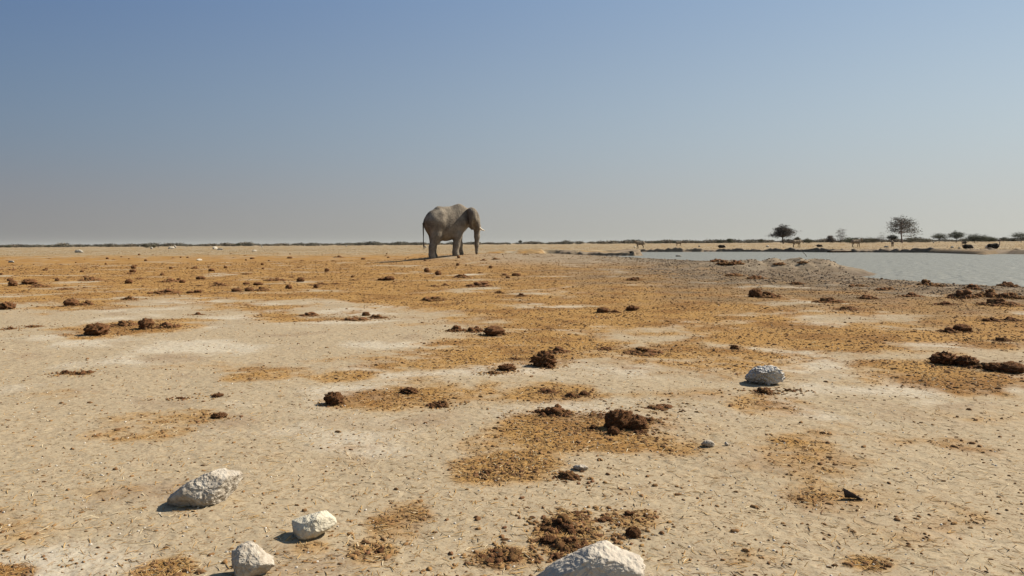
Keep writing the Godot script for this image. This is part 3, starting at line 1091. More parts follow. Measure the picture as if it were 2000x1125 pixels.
func sky_texture() -> ImageTexture:
	# hazy air: grey near the horizon, blue above, paler towards the sun's side
	var im := Image.create(512, 256, false, Image.FORMAT_RGBF)
	var els := [0.0, 1.3, 6.5, 16.0, 45.0, 90.0]
	var low := [Vector3(0.278, 0.276, 0.264), Vector3(0.274, 0.274, 0.272), Vector3(0.208, 0.266, 0.338), Vector3(0.122, 0.205, 0.365), Vector3(0.085, 0.155, 0.31), Vector3(0.13, 0.215, 0.37)]
	var slope := [Vector3(0.53, 0.53, 0.45), Vector3(0.53, 0.54, 0.467), Vector3(0.56, 0.59, 0.53), Vector3(0.45, 0.53, 0.53), Vector3(0.3, 0.36, 0.38), Vector3(0, 0, 0)]
	for j in 256:
		var el := maxf(0.0, 90.0 - (j + 0.5) / 256.0 * 180.0)
		var k := 0
		while k < 4 and el > els[k + 1]: k += 1
		var t := clampf((el - els[k]) / (els[k + 1] - els[k]), 0.0, 1.0)
		var k0 := maxi(k - 1, 0)
		var k3 := mini(k + 2, 5)
		var a: Vector3 = low[k].cubic_interpolate_in_time(low[k + 1], low[k0], low[k3], t, els[k + 1] - els[k], els[k0] - els[k] - (1.0 if k == 0 else 0.0), els[k3] - els[k] + (1.0 if k3 == k + 1 else 0.0))
		var s: Vector3 = slope[k].cubic_interpolate_in_time(slope[k + 1], slope[k0], slope[k3], t, els[k + 1] - els[k], els[k0] - els[k] - (1.0 if k == 0 else 0.0), els[k3] - els[k] + (1.0 if k3 == k + 1 else 0.0))
		for i in 512:
			var az := (i + 0.5) / 512.0 * TAU
			var g := 0.5 + 0.5 * cos(az - deg_to_rad(100.0))
			var c := a + s * (g - 0.165)
			c /= EXPOSURE
			im.set_pixel(i, j, Color(c.x, c.y, c.z))
	return ImageTexture.create_from_image(im)

func _ready() -> void:
	rng.seed = 77
	# camera
	cam = Camera3D.new()
	cam.name = "camera"
	add_child(cam)
	cam.position = EYE
	cam.basis = aim
	cam.fov = rad_to_deg(2.0 * atan(562.5 / F))
	cam.near = 0.05
	cam.far = 20000.0
	cam.current = true
	# sky and exposure
	var we := WorldEnvironment.new()
	we.name = "world_environment"
	var env := Environment.new()
	env.background_mode = Environment.BG_SKY
	var sky := Sky.new()
	var pano := PanoramaSkyMaterial.new()
	pano.panorama = sky_texture()
	sky.sky_material = pano
	env.sky = sky
	env.tonemap_mode = Environment.TONE_MAPPER_LINEAR
	env.tonemap_exposure = EXPOSURE
	env.sdfgi_enabled = true
	env.ssao_enabled = true
	env.ssil_enabled = true
	env.fog_enabled = true
	env.fog_density = 0.00002
	env.fog_light_color = Color(0.80, 0.81, 0.80)
	we.environment = env
	add_child(we)
	# sun: high on the right, a little beyond the elephant
	var sun := DirectionalLight3D.new()
	sun.name = "sun"
	sun.light_energy = 1.6
	sun.light_angular_distance = 0.53
	sun.light_color = Color(1.0, 0.96, 0.90)
	sun.shadow_enabled = true
	add_child(sun)
	var towards := Vector3(0.925, 0, -0.38).normalized() * cos(deg_to_rad(41.0)) + Vector3.UP * sin(deg_to_rad(41.0))
	sun.look_at_from_position(towards * 10.0, Vector3.ZERO, Vector3.UP)
	# noises
	for q in [[n_big, 1, 0.05, 2], [n_mid, 2, 0.55, 3], [n_fine, 3, 4.0, 3], [n_patch, 4, 0.22, 4], [n_rock, 5, 0.9, 3], [n_cell, 6, 0.42, 1]]:
		q[0].seed = q[1]
		q[0].frequency = q[2]
		q[0].fractal_octaves = q[3]
		q[0].noise_type = FastNoiseLite.TYPE_SIMPLEX_SMOOTH
	n_cell.noise_type = FastNoiseLite.TYPE_CELLULAR
	n_cell.cellular_return_type = FastNoiseLite.RETURN_DISTANCE
	n_cell.fractal_type = FastNoiseLite.FRACTAL_NONE
	materials()
	make_shore()
	# litter patches seen close to the camera: pixel x, y, half width and half height in pixels, strength
	for q in [[1200, 845, 210, 48, 1.0], [1020, 918, 125, 36, 1.0], [1110, 1045, 75, 55, 0.9], [1230, 1015, 60, 25, 0.6], [985, 1090, 80, 25, 0.8], [330, 1112, 75, 30, 1.0], [790, 1015, 60, 40, 0.6], [730, 1075, 45, 25, 0.7], [790, 778, 150, 26, 0.8], [680, 735, 70, 12, 0.8], [860, 710, 60, 14, 0.8], [930, 668, 100, 16, 0.9], [500, 735, 60, 10, 0.7], [250, 640, 120, 18, 0.9], [330, 815, 140, 14, 0.5], [270, 850, 90, 16, 0.5], [1060, 770, 130, 20, 0.8], [1540, 865, 40, 12, 0.7], [1850, 735, 170, 40, 0.9], [1640, 930, 60, 14, 0.35], [1560, 985, 70, 14, 0.3], [1400, 930, 80, 10, 0.25], [480, 890, 120, 12, 0.25], [650, 870, 90, 10, 0.25], [1250, 960, 90, 12, 0.25], [1760, 860, 120, 16, 0.35], [1330, 770, 120, 14, 0.45], [200, 960, 120, 14, 0.2], [1450, 1090, 90, 16, 0.25], [1700, 1100, 60, 20, 0.8], [1860, 1000, 80, 26, 0.35], [1100, 690, 60, 20, 0.8], [1490, 790, 90, 20, 0.6], [600, 1070, 40, 16, 0.6], [960, 870, 60, 20, 0.5], [1870, 870, 80, 20, 0.5], [140, 770, 80, 10, 0.3], [20, 1120, 60, 16, 0.7]]:
		var p := on_ground(q[0], q[1])
		var e := on_ground(q[0], q[1] - q[3])
		var f := on_ground(q[0], q[1] + q[3])
		var wide: float = q[2] * absf(p.z) / F
		patches.append([p.x, (e.z + f.z) / 2.0, wide, absf(e.z - f.z) / 2.0, q[4]])
	print("terrain ", Time.get_ticks_msec())
	make_terrain()
	make_water()
	make_bank(far_line, 0.52, WATER_Y - 0.03, 3.0, "dark cut earth bank along the far side of the water")
	var ledge := PackedVector2Array()
	for q in [[2060, 492.4], [2000, 492.0], [1900, 490.6], [1800, 489.6], [1700, 489.4], [1620, 490.0]]:
		var p := on_level(q[0], q[1], 0.02)
		ledge.append(Vector2(p.x, p.z))
	make_bank(ledge, 0.24, 0.0, 17.0, "upper dark earth ledge behind the muddy far shore")
	print("animals ", Time.get_ticks_msec())
	make_elephant()
	var zm := [zebra_mesh(0.15), zebra_mesh(0.6)]
	for q in [[1250, 485.3, 180, 0, 1.0, "brown zebra facing the elephant on the far bank"], [1326, 481.0, 5, 0, 1.0, "small dark zebra out on the grass beyond the crouching bird"], [1556, 483.4, 12, 1, 1.08, "pale zebra with lowered head near the umbrella tree"], [1672, 483.0, 6, 0, 1.05, "grey zebra standing beside the low green bushes"], [1743, 481.8, 70, 0, 0.8, "small pale zebra seen end on below the tall tree"]]:
		var p := on_ground(q[0], q[1])
		var o := top("zebra", zm[q[3]], M.paint, p)
		o.rotation.y = deg_to_rad(q[2])
		o.scale = Vector3.ONE * q[4]
		tag(o, q[5], "zebra", "zebras on the far plain")
	var om := [ostrich_mesh(1.0), ostrich_mesh(0.0)]
	for q in [[1940, 486.0, 0, 0, 1.0, "black ostrich sitting alone with neck raised at the water's edge"], [1889, 486.0, 180, 0, 0.85, "black ostrich sitting beside the pale bones"], [1884, 476.2, 0, 1, 0.9, "far black bird sitting in front of the round acacias"], [1600, 482.6, 180, 1, 0.75, "black bird crouched on the grass past the pale zebra"], [1409, 484.4, 180, 1, 0.85, "dark crouching bird with pale underside and low outstretched neck"]]:
		var p := on_ground(q[0], q[1])
		var o := top("ostrich", om[q[3]], M.paint, p)
		o.rotation.y = deg_to_rad(q[2])
		o.scale = Vector3.ONE * q[4]
		tag(o, q[5], "bird", "ostriches on the far plain")
	print("rocks ", Time.get_ticks_msec())
	var pale := Color(0.39, 0.35, 0.285)
	var dust := Color(0.25, 0.21, 0.16)
	place_rock([[328, 966], [338, 957], [368, 938], [398, 925], [436, 914], [466, 926], [474, 935], [462, 955], [444, 974], [425, 986], [398, 990], [365, 982], [335, 978]], 0.11, 0.10, 0.10, 3.0, pale, dust, "long pitted pale rock with a raised end and overhung shadow")
	place_rock([[570, 1010], [590, 1004], [638, 996], [658, 1010], [660, 1022], [640, 1034], [616, 1049], [583, 1055], [572, 1034]], 0.075, 0.03, 0.16, 14.0, Color(0.46, 0.42, 0.32), Color(0.39, 0.35, 0.265), "smooth yellowish broken rock between the two pitted pale rocks")
	place_rock([[454, 1070], [474, 1057], [490, 1053], [503, 1064], [518, 1080], [534, 1089], [536, 1108], [510, 1124], [480, 1134], [460, 1126], [455, 1095]], 0.07, 0.07, 0.12, 25.0, pale, dust, "stubby triangular pale rock with grey stains")
	place_rock([[1048, 1124], [1080, 1098], [1136, 1070], [1182, 1053], [1215, 1068], [1252, 1080], [1260, 1100], [1252, 1150], [1190, 1172], [1110, 1168], [1060, 1150]], 0.15, 0.05, 0.12, 37.0, pale, Color(0.35, 0.305, 0.245), "large pale rock in front of the heap of broken dung", 64)
	place_rock([[1456, 736], [1464, 722], [1482, 714], [1510, 712], [1524, 720], [1533, 733], [1530, 741], [1512, 746], [1500, 752], [1474, 750], [1460, 746]], 0.13, 0.22, 0.2, 47.0, Color(0.44, 0.42, 0.385), Color(0.34, 0.315, 0.27), "whitish knobbly rock standing alone on the orange litter")
	place_rock([[1369, 868], [1376, 860], [1388, 859], [1397, 866], [1394, 872], [1380, 874]], 0.04, 0.14, 0.2, 51.0, pale, dust, "small white stone below the two dark dung balls", 24, 0.0)
	place_rock([[1117, 912], [1124, 908], [1140, 907], [1152, 913], [1146, 919], [1126, 918]], 0.04, 0.14, 0.2, 63.0, pale, dust, "flat little pale stone at the edge of a straw patch", 24, 0.0)
	place_rock([[1415, 869], [1419, 864], [1424, 867], [1422, 871]], 0.014, 0.1, 0.1, 71.0, pale, dust, "tiny white stone beside the small white stone", 14, 0.0)
	print("dung ", Time.get_ticks_msec())
	for k in 5: balls.append(dung_ball(20 + k, 0.24 + 0.08 * k, 320))
	for k in 6: clumps.append(dung_clump(40 + k, 44 + 6 * k, 520, 0.55))
	dung(1213, 840, 54, 46, "b", "largest reddish brown dung ball on the wide straw patch")
	dung(1243, 840, 46, 34, "b", "rounded dung ball touching the largest reddish ball")
	dung(1199, 850, 24, 24, "b", "broken half dung ball leaning on the largest one")
	dung(1062, 717, 42, 32, "b", "dark shaggy dung ball standing on bare pale soil")
	dung(650, 792, 36, 29, "b", "tall fibrous dung ball beside a straw strip")
	dung(1238, 1050, 30, 28, "b", "single dark dung ball behind the large pale rock")
	dung(1112, 1076, 88, 34, "c", "big heap of broken dung behind the large pale rock")
	dung(1098, 1040, 90, 30, "c", "loose broken dung on the far side of the big heap")
	dung(1092, 1096, 50, 26, "c", "small dung lump against the large pale rock's corner")
	dung(980, 1102, 105, 26, "c", "ragged row of dung crumbs left of the large pale rock")
	dung(1082, 813, 76, 24, "c", "matted brown dung clump beside the wide straw patch")
	dung(183, 655, 44, 26, "b", "large dark dung ball at the end of a dung trail")
	dung(282, 643, 28, 24, "b", "round dung ball in the middle of a dung trail")
	dung(1478, 581, 24, 20, "b", "dung ball heaped at the end of reddish dung by the shore")
	dung(1505, 582, 50, 14, "c", "reddish dung heap on the grey shore mud")
	dung(965, 656, 42, 22, "b", "dark double dung ball at the end of a row of clumps")
	dung(797, 769, 32, 14, "b", "lone flattened dung ball between straw strips")
	dung(425, 817, 28, 13, "b", "small dung ball alone on the pale trampled soil")
	dung(1925, 722, 56, 16, "c", "crumbled dung lying between the big dark balls")
	for q in [[1853, 713, 46, 26], [1893, 716, 38, 24], [1950, 726, 36, 20], [1985, 729, 48, 26]]: dung(q[0], q[1], q[2], q[3], "b", "one of the big dark dung balls lying in a row", "row of big dark dung balls")
	for q in [[400, 985, "near the long pitted pale rock"], [1213, 842, "near the largest reddish dung ball"], [1495, 750, "beside the whitish knobbly rock"], [1062, 717, "near the dark shaggy ball on bare soil"], [650, 792, "by the tall fibrous dung ball"], [183, 655, "in the trail of the large dark dung ball"], [965, 656, "in the row of the double dung ball"], [1870, 717, "near the row of big dark balls"], [1135, 915, "by the flat little pale stone"], [425, 817, "near the small ball on trampled soil"], [1150, 1080, "near the large pale rock"], [845, 505, "near the elephant's hind feet"], [1490, 581, "near the reddish heap on shore mud"]]:
		marks.append([on_ground(q[0], q[1]), q[2]])
	for q in [[1072, 1062, 30, 18, "b"], [1138, 1046, 40, 16, "c"], [1150, 1078, 26, 16, "b"], [1180, 1022, 60, 10, "c"], [1262, 1012, 30, 10, "c"], [1130, 1015, 70, 14, "c"], [1250, 848, 40, 12, "c"], [1160, 842, 40, 14, "c"], [1270, 826, 40, 12, "c"], [1290, 800, 70, 9, "c"], [1170, 815, 46, 10, "c"], [1075, 720, 12, 10, "b"], [925, 649, 48, 14, "c"], [890, 648, 40, 14, "c"], [990, 724, 34, 14, "b"], [962, 731, 34, 12, "c"], [1007, 703, 30, 11, "c"], [855, 796, 54, 20, "c"], [235, 638, 54, 14, "c"], [322, 641, 46, 15, "c"], [135, 598, 26, 17, "b"], [165, 596, 32, 12, "c"], [8, 605, 30, 16, "b"], [22, 559, 15, 14, "b"], [52, 556, 26, 12, "b"], [70, 561, 40, 8, "c"], [170, 549, 46, 10, "c"], [845, 588, 52, 14, "c"], [760, 548, 20, 10, "b"], [745, 548, 14, 6, "b"], [1178, 611, 24, 13, "b"], [1200, 611, 30, 8, "c"], [1236, 607, 22, 11, "b"], [1018, 579, 22, 10, "c"], [1240, 548, 34, 11, "c"], [1436, 683, 16, 12, "b"], [1262, 693, 78, 14, "c"], [1090, 690, 50, 14, "c"], [1118, 778, 40, 16, "c"], [1072, 769, 60, 11, "c"], [1141, 773, 18, 12, "b"], [1185, 685, 46, 9, "c"], [1885, 649, 34, 18, "b"], [1862, 650, 42, 12, "c"], [1965, 667, 44, 11, "c"], [1890, 666, 16, 7, "c"], [1945, 628, 40, 10, "c"], [1982, 627, 40, 11, "c"], [1928, 628, 13, 8, "b"], [1205, 1052, 34, 12, "c"], [738, 1081, 44, 20, "c"], [705, 1085, 22, 16, "c"], [1232, 1012, 46, 14, "c"], [1108, 938, 62, 18, "c"], [950, 928, 44, 12, "c"], [1000, 925, 40, 10, "c"], [423, 776, 22, 7, "b"], [350, 780, 34, 8, "c"], [155, 732, 44, 14, "c"], [125, 731, 34, 12, "c"], [248, 586, 32, 9, "c"], [315, 574, 60, 7, "c"], [385, 572, 14, 7, "b"], [460, 570, 20, 9, "b"], [485, 569, 18, 9, "b"], [510, 568, 32, 9, "c"], [425, 559, 34, 8, "c"], [480, 556, 13, 6, "b"], [503, 557, 18, 7, "b"], [535, 549, 44, 9, "c"], [390, 546, 18, 8, "b"], [325, 551, 42, 7, "c"], [385, 615, 24, 7, "c"], [600, 618, 44, 9, "c"], [690, 626, 60, 12, "c"], [714, 617, 14, 10, "b"], [735, 622, 40, 9, "c"], [60, 640, 34, 8, "c"], [14, 644, 26, 8, "c"], [370, 573, 14, 5, "b"], [258, 532, 12, 7, "b"], [412, 530, 12, 7, "b"], [378, 525, 16, 7, "c"], [900, 543, 44, 7, "c"], [935, 560, 60, 8, "c"], [975, 573, 20, 7, "c"], [868, 558, 16, 5, "c"], [1008, 539, 16, 6, "b"], [985, 538, 20, 5, "c"], [945, 509, 14, 4, "c"], [968, 507, 20, 4, "c"], [660, 503, 22, 5, "c"], [565, 505, 10, 4, "b"], [492, 506, 8, 4, "b"], [709, 507, 9, 4, "b"], [1500, 770, 60, 14, "c"], [1545, 765, 30, 10, "c"], [1840, 560, 26, 8, "c"]]:
		dung(q[0], q[1], q[2], q[3], q[4])
	for q in [[1818, 559, 46, 15], [1402, 511, 30, 7], [1418, 518, 36, 9], [1440, 517, 34, 10], [1890, 583, 60, 20], [1940, 580, 52, 22], [1985, 584, 60, 24], [1962, 598, 76, 18], [1905, 566, 40, 12], [1625, 592, 62, 13], [1700, 584, 44, 11], [1735, 567, 40, 10], [1680, 560, 40, 9], [1560, 556, 30, 9], [1480, 545, 40, 9], [1440, 540, 46, 8], [1785, 580, 44, 10], [1850, 596, 40, 10], [1975, 560, 40, 12], [1660, 606, 50, 8], [1525, 518, 26, 7], [1570, 516, 22, 6]]:
		var p := on_ground(q[0], q[1])
		var sdist := shore_distance(p.x, p.z).x
		var size := "wide" if q[2] > 48 else ("small" if q[2] < 34 else "middling")
		dung(q[0], q[1], q[2], q[3], "c", size + " dark dried mud clod " + ("on the eroded shore mound" if on_mound(p.x, p.z) > 0.05 else ("at the water's edge" if sdist < 2.5 else ("on grey mud near the water" if sdist < 6.0 else "on the trampled shore"))), "mud clods on the near shore")
	# scattered clods on the far littered plain
	var made := 0
	while made < 130:
		var d := 22.0 * pow(5.0, rng.randf())
		var a := rng.randf_range(-0.66, 0.02)
		var x := d * a
		if rng.randf() > litter(x, -d) * 0.8 + 0.25: continue
		var s := rng.randf_range(0.10, 0.24)
		var ball := rng.randf() < 0.5
		var o := top("dung_ball" if ball else "dung_clump", balls[made % 5] if ball else clumps[made % 6], M.dung, Vector3(x, height(x, -d) - 0.01, -d))
		o.rotation.y = rng.randf() * TAU
		o.scale = Vector3(s, s * rng.randf_range(0.6, 1.0), s) if ball else Vector3(s * 2.2, s * 1.3, s * 2.2)
		var soil := litter(x, -d)
		tag(o, ("tiny" if s < 0.14 else ("small" if s < 0.19 else "larger")) + " dark " + ("rounded dung clod" if ball else "crumbled dung clod") + (" beyond the elephant on dry grass" if d > 70.0 else (" far out on orange litter" if soil > 0.6 else (" far out on thin litter" if soil > 0.25 else " far out on a pale bare patch"))), "dung", "dung clods far out on the plain")
		made += 1
	print("litter ", Time.get_ticks_msec())
	make_litter()
	print("bones ", Time.get_ticks_msec())
	make_bones()
	print("trees ", Time.get_ticks_msec())
	make_trees()
	print("done ", Time.get_ticks_msec())

func sliver() -> ArrayMesh:
	var v := PackedVector3Array([Vector3(-0.5, 0, 0.05), Vector3(-0.5, 0, -0.05), Vector3(-0.48, 0.09, 0), Vector3(0.5, 0.02, 0.03), Vector3(0.5, 0.02, -0.03), Vector3(0.48, 0.08, 0), Vector3(0, 0.05, 0.09), Vector3(0, 0.05, -0.01), Vector3(0, 0.13, 0.04)])
	var idx := PackedInt32Array()
	for s in [[0, 6], [6, 3]]:
		for k in 3:
			var a: int = s[0] + k
			var b: int = s[0] + (k + 1) % 3
			var c: int = s[1] + k
			var e: int = s[1] + (k + 1) % 3
			idx.append_array([a, c, b, b, c, e])
	return mesh_of(v, idx, null, false)

func make_litter() -> void:
	var straw := PackedFloat32Array()
	var crumb := PackedFloat32Array()
	var grit := PackedFloat32Array()
	for k in 400000:
		var d := 2.4 * pow(26.0, rng.randf())
		var a := deg_to_rad(rng.randf_range(-38, 38))
		var x := sin(a) * d
		var z := -cos(a) * d
		var l := litter(x, z)
		var s := shore_distance(x, z)
		if s.x < 0.3: continue
		var near_shore := sstep(12.0, 4.0, s.x)
		var y := height(x, z)
		var pick := rng.randf()
		if pick < 0.62:
			if rng.randf() > 0.13 + 0.9 * l * l: continue
			var long := rng.randf_range(0.015, 0.055) * (1.0 + 0.02 * d)
			var b := Basis.from_euler(Vector3(rng.randfn() * 0.2, rng.randf() * TAU, rng.randfn() * 0.25)) * Basis.from_scale(Vector3(long, long * rng.randf_range(0.4, 0.8) * 0.5, long * rng.randf_range(0.5, 1.0)))
			var t := rng.randf()
			var c := Color(0.34, 0.225, 0.095).lerp(Color(0.24, 0.135, 0.048), rng.randf())
			if t < 0.06 + 0.16 * l: c = Color(0.10, 0.055, 0.027)
			elif t > 0.90: c = Color(0.46, 0.375, 0.235)
			row(straw, b, Vector3(x, y + 0.002, z), c)
		elif pick < 0.95:
			if rng.randf() > 0.05 + 0.8 * l * l + near_shore * 0.35: continue
			var r := rng.randf_range(0.0018, 0.0055) * (1.0 + 0.06 * d) * (1.0 + 0.5 * near_shore)
			if rng.randf() < 0.05 + 0.08 * l: r *= 1.9
			var b := Basis(Vector3.UP, rng.randf() * TAU) * Basis.from_scale(Vector3(r * rng.randf_range(1.0, 2.0), r * 0.8, r))
			var c := Color(0.115, 0.06, 0.027).lerp(Color(0.21, 0.118, 0.048), rng.randf())
			if near_shore > 0.3: c = Color(0.10, 0.07, 0.045).lerp(Color(0.18, 0.13, 0.085), rng.randf())
			row(crumb, b, Vector3(x, y + r * 0.2, z), c)
		else:
			if rng.randf() > 0.12 or d > 25.0: continue
			var r := rng.randf_range(0.0015, 0.0045) * (1.0 + 0.06 * d)
			var b := Basis(Vector3.UP, rng.randf() * TAU) * Basis.from_scale(Vector3(r * 1.3, r * 0.8, r))
			row(grit, b, Vector3(x, y + r * 0.3, z), Color(0.46, 0.42, 0.35) * rng.randf_range(0.75, 1.05))
	# crumbs and straw that fell from each dung clump
	for q in debris:
		if q[2] > 32.0: continue
		for k in int(70 * clampf(q[1] / 0.2, 0.4, 2.0)):
			var a := rng.randf() * TAU
			var e: float = q[1] * (0.35 + absf(rng.randfn()) * 0.55)
			var x: float = q[0].x + cos(a) * e * 1.3
			var z: float = q[0].z + sin(a) * e
			var p := Vector3(x, height(x, z) + 0.002, z)
			if k % 2 == 0:
				var r := rng.randf_range(0.003, 0.011)
				row(crumb, Basis(Vector3.UP, rng.randf() * TAU) * Basis.from_scale(Vector3(r * 1.5, r * 0.8, r)), p, DUNG_A.lerp(STRAW, rng.randf()))
			else:
				var long := rng.randf_range(0.02, 0.06)
				row(straw, Basis.from_euler(Vector3(0, rng.randf() * TAU, rng.randfn() * 0.25)) * Basis.from_scale(Vector3(long, long * 0.3, long * 0.7)), p, STRAW.lerp(Color(0.36, 0.24, 0.10), rng.randf()))
	# short dry grass beyond the water and the elephant
	var grass := PackedFloat32Array()
	for k in 70000:
		var d := 78.0 * pow(6.0, rng.randf())
		var x := d * rng.randf_range(-0.8, 0.85)
		var z := -d
		if shore_distance(x, z).x < 1.5 or n_patch.get_noise_2d(x * 0.4, z * 0.4) + rng.randf() * 0.9 < 0.05: continue
		if sstep(0.0, 25.0, -z - 78.0 + 22.0 * n_patch.get_noise_2d(x * 1.7 - 80.0, z * 1.7)) < rng.randf(): continue
		var r := rng.randf_range(0.03, 0.075) * (1.0 + d * 0.002)
		row(grass, Basis(Vector3.UP, rng.randf() * TAU) * Basis.from_scale(Vector3(r * 1.6, r, r * 1.6)), Vector3(x, height(x, z) - 0.01, z), Color(0.325, 0.243, 0.13).lerp(Color(0.245, 0.178, 0.098), rng.randf()))
	var gv := PackedVector3Array()
	for k in 9:
		var a := k * 2.4
		var p := Vector3(cos(a), 0, sin(a)) * (0.12 + 0.05 * k)
		var side := Vector3(-sin(a), 0, cos(a)) * 0.09
		gv.append_array([p - side, p * 1.9 + Vector3(0, 0.6 + 0.045 * (k * 7 % 9), 0), p + side])
	scatter("dry_grass", mesh_of(gv, PackedInt32Array(range(27))), M.paint, grass, "short dry yellow grass over the far plain", "grass")
	var v := PackedVector3Array()
	var idx := PackedInt32Array()
	var c := PackedColorArray()
	add_ball(v, idx, c, Vector3.ZERO, Vector3.ONE, 5, 0.5, Color.WHITE, Color.WHITE, 4.0)
	var nub := mesh_of(v, idx)
	print("straw ", straw.size() / 16, " crumbs ", crumb.size() / 16, " grit ", grit.size() / 16)
	scatter("straw", sliver(), M.paint, straw, "loose dry straw bits lying over the soil", "straw")
	scatter("dung_crumbs", nub, M.paint, crumb, "small brown dung crumbs scattered over the soil", "dung")
	scatter("grit", nub, M.paint, grit, "pale grit and tiny stones on the soil", "stones")

func make_bones() -> void:
	var shapes := []
	for k in 4:
		var v := PackedVector3Array()
		var idx := PackedInt32Array()
		var c := PackedColorArray()
		add_ball(v, idx, c, Vector3(0, 0.3, 0), Vector3(0.5, 0.45, 0.4), 12, 0.4, Color.WHITE, Color.WHITE, k * 7.3)
		add_ball(v, idx, c, Vector3(0.3, 0.15, 0.1), Vector3(0.3, 0.2, 0.25), 8, 0.4, Color.WHITE, Color.WHITE, k * 3.3)
		shapes.append(mesh_of(v, idx))
	var n := 0
	# px, bottom y, width, height, tilt, label
	for q in [[154, 493.5, 18, 8, 0, "pale arched lump far out on the dark littered plain"], [389, 509, 18, 5, 0, "low white lump on the orange plain"], [22, 513, 24, 6, 0, "flat white lump ringed by dark clods"], [335, 486, 14, 6, 0, "white lump in the far row of bones"], [343, 484, 4, 8, 20, "upright white shard in the far row of bones"], [296, 486, 6, 5, 0, "small white lump below the far bush pair"], [420, 487, 18, 8, 0, "bright white bone pile on the far plain"], [430, 488, 16, 4, 0, "low end of the bright white bone pile"], [497, 491, 12, 4, 0, "pale flat lump past the white bone pile"], [512, 482.5, 3, 4, 25, ""], [595, 480.5, 3, 3, 15, ""], [626, 480.5, 2.5, 4.5, 20, ""], [677, 481.5, 3, 4.5, 30, ""], [273, 482.0, 3, 3, 0, ""], [383, 480.5, 2.5, 3, 10, ""], [1499, 482.5, 9, 5, 0, "pale stone lying between the dark zebra and the pale zebra"], [1731, 483.3, 13, 4.5, 0, "pale stone on the grass below the tall tree"], [1860, 484.2, 8, 5, 0, "pale bone lump next to the sitting ostrich"], [1874, 485.5, 14, 4, 0, "long pale bone touching the sitting ostrich"], [1824, 474.5, 3, 5.5, 30, "leaning white shard in front of a dark acacia"], [1240, 483.6, 7, 3.5, 0, "small pale stone at the brown zebra's nose"], [1366, 482, 6, 3.5, 0, "small pale stone on the grass left of the crouching bird"], [851, 482.0, 4, 4.5, 30, "white shard seen under the elephant's belly"], [832, 483.5, 4, 5, 30, "white shard behind the elephant's tail"], [1325, 501, 13, 4.5, 0, "dark and pale stone standing in the water"]]:
		var p: Vector3 = on_ground(q[0], q[1]) if q[0] != 1325 else on_level(q[0], q[1], WATER_Y)
		var d := -(aim.inverse() * (p - EYE)).z
		var o := top("pale_stone" if q[3] < q[2] else "white_shard", shapes[n % 4], M.bone, p)
		o.rotation = Vector3(0, n * 1.3 if q[4] == 0 else 0.0, deg_to_rad(q[4]))
		o.scale = Vector3(q[2] * d / F * 0.8, q[3] * d / F * 0.95, minf(q[2], q[3]) * d / F)
		tag(o, q[5] if q[5] else "thin white shard standing on the far plain", "stone", "" if q[5] else "thin white shards on the far plain")
		n += 1
	# a curved dark chip of bark on the bare soil
	var chip := func(u: float, w: float) -> Vector3: return Vector3((u - 0.5) * 0.085 - 0.01 * w, 0.004 + 0.05 * w * pow(maxf(1.02 - u, 0.001), 0.7), 0.02 * sin(w * 2.0) + 0.02 * u * w)
	var o := top("bark_chip", sheet(chip, 8, 8, 0.006, Color(0.06, 0.05, 0.045)), M.paint, on_ground(1668, 974))
	o.rotation.y = -0.3
	tag(o, "curved dark chip standing up from the bare soil", "bark")
	# bare stick in the water
	var v := PackedVector3Array()
	var idx := PackedInt32Array()
	var p0 := on_level(1578, 501, WATER_Y)
	var pts := [Vector3(0, -0.2, 0), Vector3(-0.25, 0.2, 0), Vector3(-0.7, 0.55, 0.1), Vector3(-1.0, 1.05, 0.1)]
	for k in 3: tube(v, idx, pts[k], pts[k + 1], 0.035 - k * 0.01, 0.025 - k * 0.008)
	tag(top("stick", mesh_of(v, idx), M.bark, p0), "thin bent stick rising from the water", "stick")

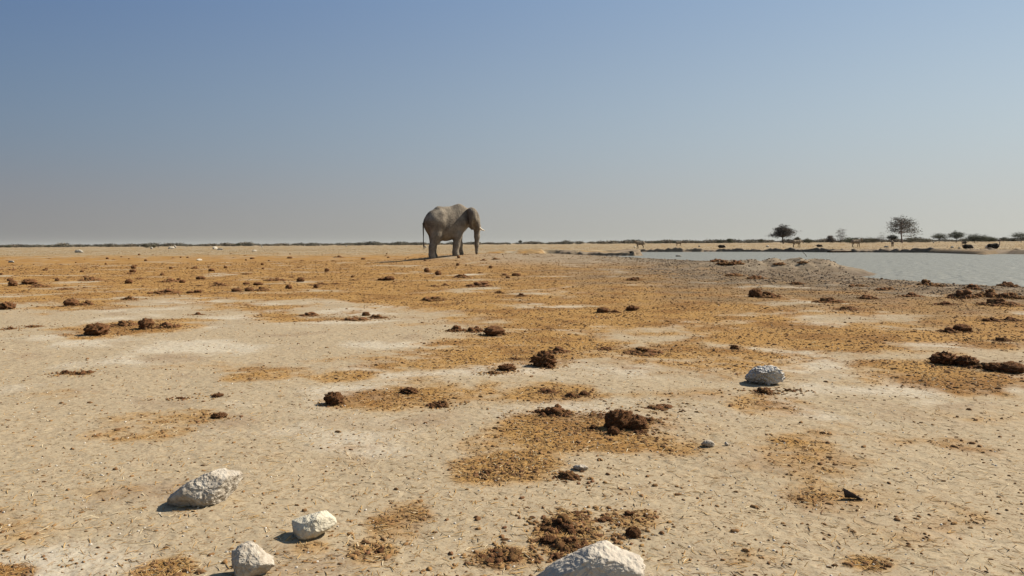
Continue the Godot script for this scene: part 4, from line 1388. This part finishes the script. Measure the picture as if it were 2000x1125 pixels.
func make_trees() -> void:
	var green := Color(0.075, 0.075, 0.045)
	var olive := Color(0.095, 0.085, 0.05)
	var grey := Color(0.12, 0.095, 0.075)
	# kind, name, px, distance, height px, width px, tone, label
	for q in [["umbrella", "umbrella_tree", 1530, 360, 40, 45, Color(0.085, 0.072, 0.058), "broad umbrella shaped thorn tree standing clear of the others"],
		["tall", "thorn_tree", 1762, 380, 52, 54, Color(0.10, 0.088, 0.068), "tallest sparse tree with reddish trunk and a long low limb"],
		["bare", "bare_tree", 1642, 400, 29, 26, grey, "leafless conical tree growing out of low bushes"],
		["bare", "bare_shrub", 1722, 390, 21, 22, grey, "twiggy leafless shrub left of the tallest tree"],
		["bush", "bush", 1622, 395, 16, 20, grey, "grey bush at the foot of the leafless conical tree"],
		["bush", "bush", 1660, 390, 11, 34, Color(0.085, 0.09, 0.045), "low green bush beside the leafless conical tree"],
		["bush", "bush", 1690, 395, 11, 34, olive, "low olive bush behind the grey zebra"],
		["bush", "bush", 1706, 400, 10, 34, olive, "low dark bush under the twiggy shrub"],
		["acacia", "acacia", 1742, 385, 18, 22, Color(0.07, 0.065, 0.042), "small dark tree touching the tallest tree"],
		["bush", "bush", 1780, 420, 10, 26, olive, "low bush right of the tallest trunk"],
		["bush", "bush", 1802, 430, 9, 36, olive, "wide low bush between the tallest tree and the acacias"],
		["acacia", "acacia", 1834, 370, 19, 34, green, "flat topped dark acacia behind the leaning white shard"],
		["acacia", "acacia", 1867, 365, 23, 34, green, "rounded dark acacia with a clear trunk"],
		["bush", "bush", 1905, 360, 18, 38, green, "large rounded dark bush behind the ostriches"],
		["bush", "bush", 1928, 365, 14, 30, Color(0.085, 0.088, 0.046), "lighter green side of the large rounded thicket"],
		["acacia", "acacia", 1960, 480, 10, 20, green, "little far acacia right of the rounded thicket"],
		["acacia", "acacia", 1994, 350, 20, 44, green, "wide flat acacia past the last ostrich"],
		["acacia", "acacia", 1557, 430, 13, 13, olive, "little flat topped tree above the pale zebra"],
		["bush", "bush", 1577, 400, 10, 22, olive, "rounded bush just past the pale zebra"],
		["bush", "bush", 1543, 370, 6, 12, grey, "twiggy undergrowth at the umbrella tree's foot"],
		["acacia", "acacia", 1486, 520, 9, 14, olive, "far small tree over the dark zebra's back"],
		["bush", "bush", 1425, 420, 11, 13, Color(0.10, 0.10, 0.055), "pale green bush standing alone before the far treeline"],
		["bush", "bush", 1406, 520, 7, 14, green, "dark bush in the far treeline above the crouching bird"],
		["bush", "bush", 1320, 560, 8, 16, green, "dark low tree in the far treeline beyond the dark zebra"],
		["bush", "bush", 1283, 560, 6, 20, green, "dark low bush right of the brown zebra"],
		["bush", "bush", 284, 330, 9, 15, Color(0.085, 0.075, 0.05), "larger of two dark bushes on the bare plain"],
		["bush", "bush", 300, 335, 7, 12, olive, "smaller of two dark bushes on the bare plain"],
		["bare", "snag", 309, 300, 9, 4, grey, "thin leafless snag next to two dark bushes"],
		["acacia", "acacia", 1016, 700, 9, 8, green, "lone small tree rising above the far treeline"],
		["bush", "bush", 466, 620, 7, 10, green, "rounded bush bulging from the far treeline"],
		["bush", "bush", 95, 600, 6, 9, green, "dark bush at the foot of the far treeline"],
		["bush", "bush", 15, 600, 6, 13, green, "wide dark bush at the end of the far treeline"]]:
		var p := at_distance(q[2], q[3])
		var k: float = q[3] / F
		make_tree(q[1], q[7], p, q[4] * k, q[5] * k, q[0], q[6], int(q[2]))
	# the far wood that closes the plain
	var rows := [PackedFloat32Array(), PackedFloat32Array()]
	for k in 2600:
		var d := 640.0 * pow(4.0, rng.randf())
		var a := rng.randf_range(-0.95, 0.95)
		var x := d * a
		if n_big.get_noise_2d(x * 0.15, d * 0.15) + rng.randf() * 0.8 < 0.05: continue
		var s := rng.randf_range(1.1, 3.4)
		if rng.randf() < 0.06: s *= 1.5
		if a > 0.12: s *= 1.15
		var b := Basis(Vector3.UP, rng.randf() * TAU) * Basis.from_scale(Vector3(s * rng.randf_range(1.2, 2.4), s, s * 1.5))
		row(rows[k % 2], b, Vector3(x, height(x, -d) - 0.1, -d), Color.WHITE * rng.randf_range(0.8, 1.25))
	scatter("far_treeline", bush_cloud(3, Color(0.105, 0.095, 0.07)), M.leaf, rows[0], "low dark wood along the horizon", "trees")
	scatter("far_scrub", bush_cloud(8, Color(0.14, 0.115, 0.08)), M.leaf, rows[1], "brownish scrub in front of the dark wood on the horizon", "scrub")
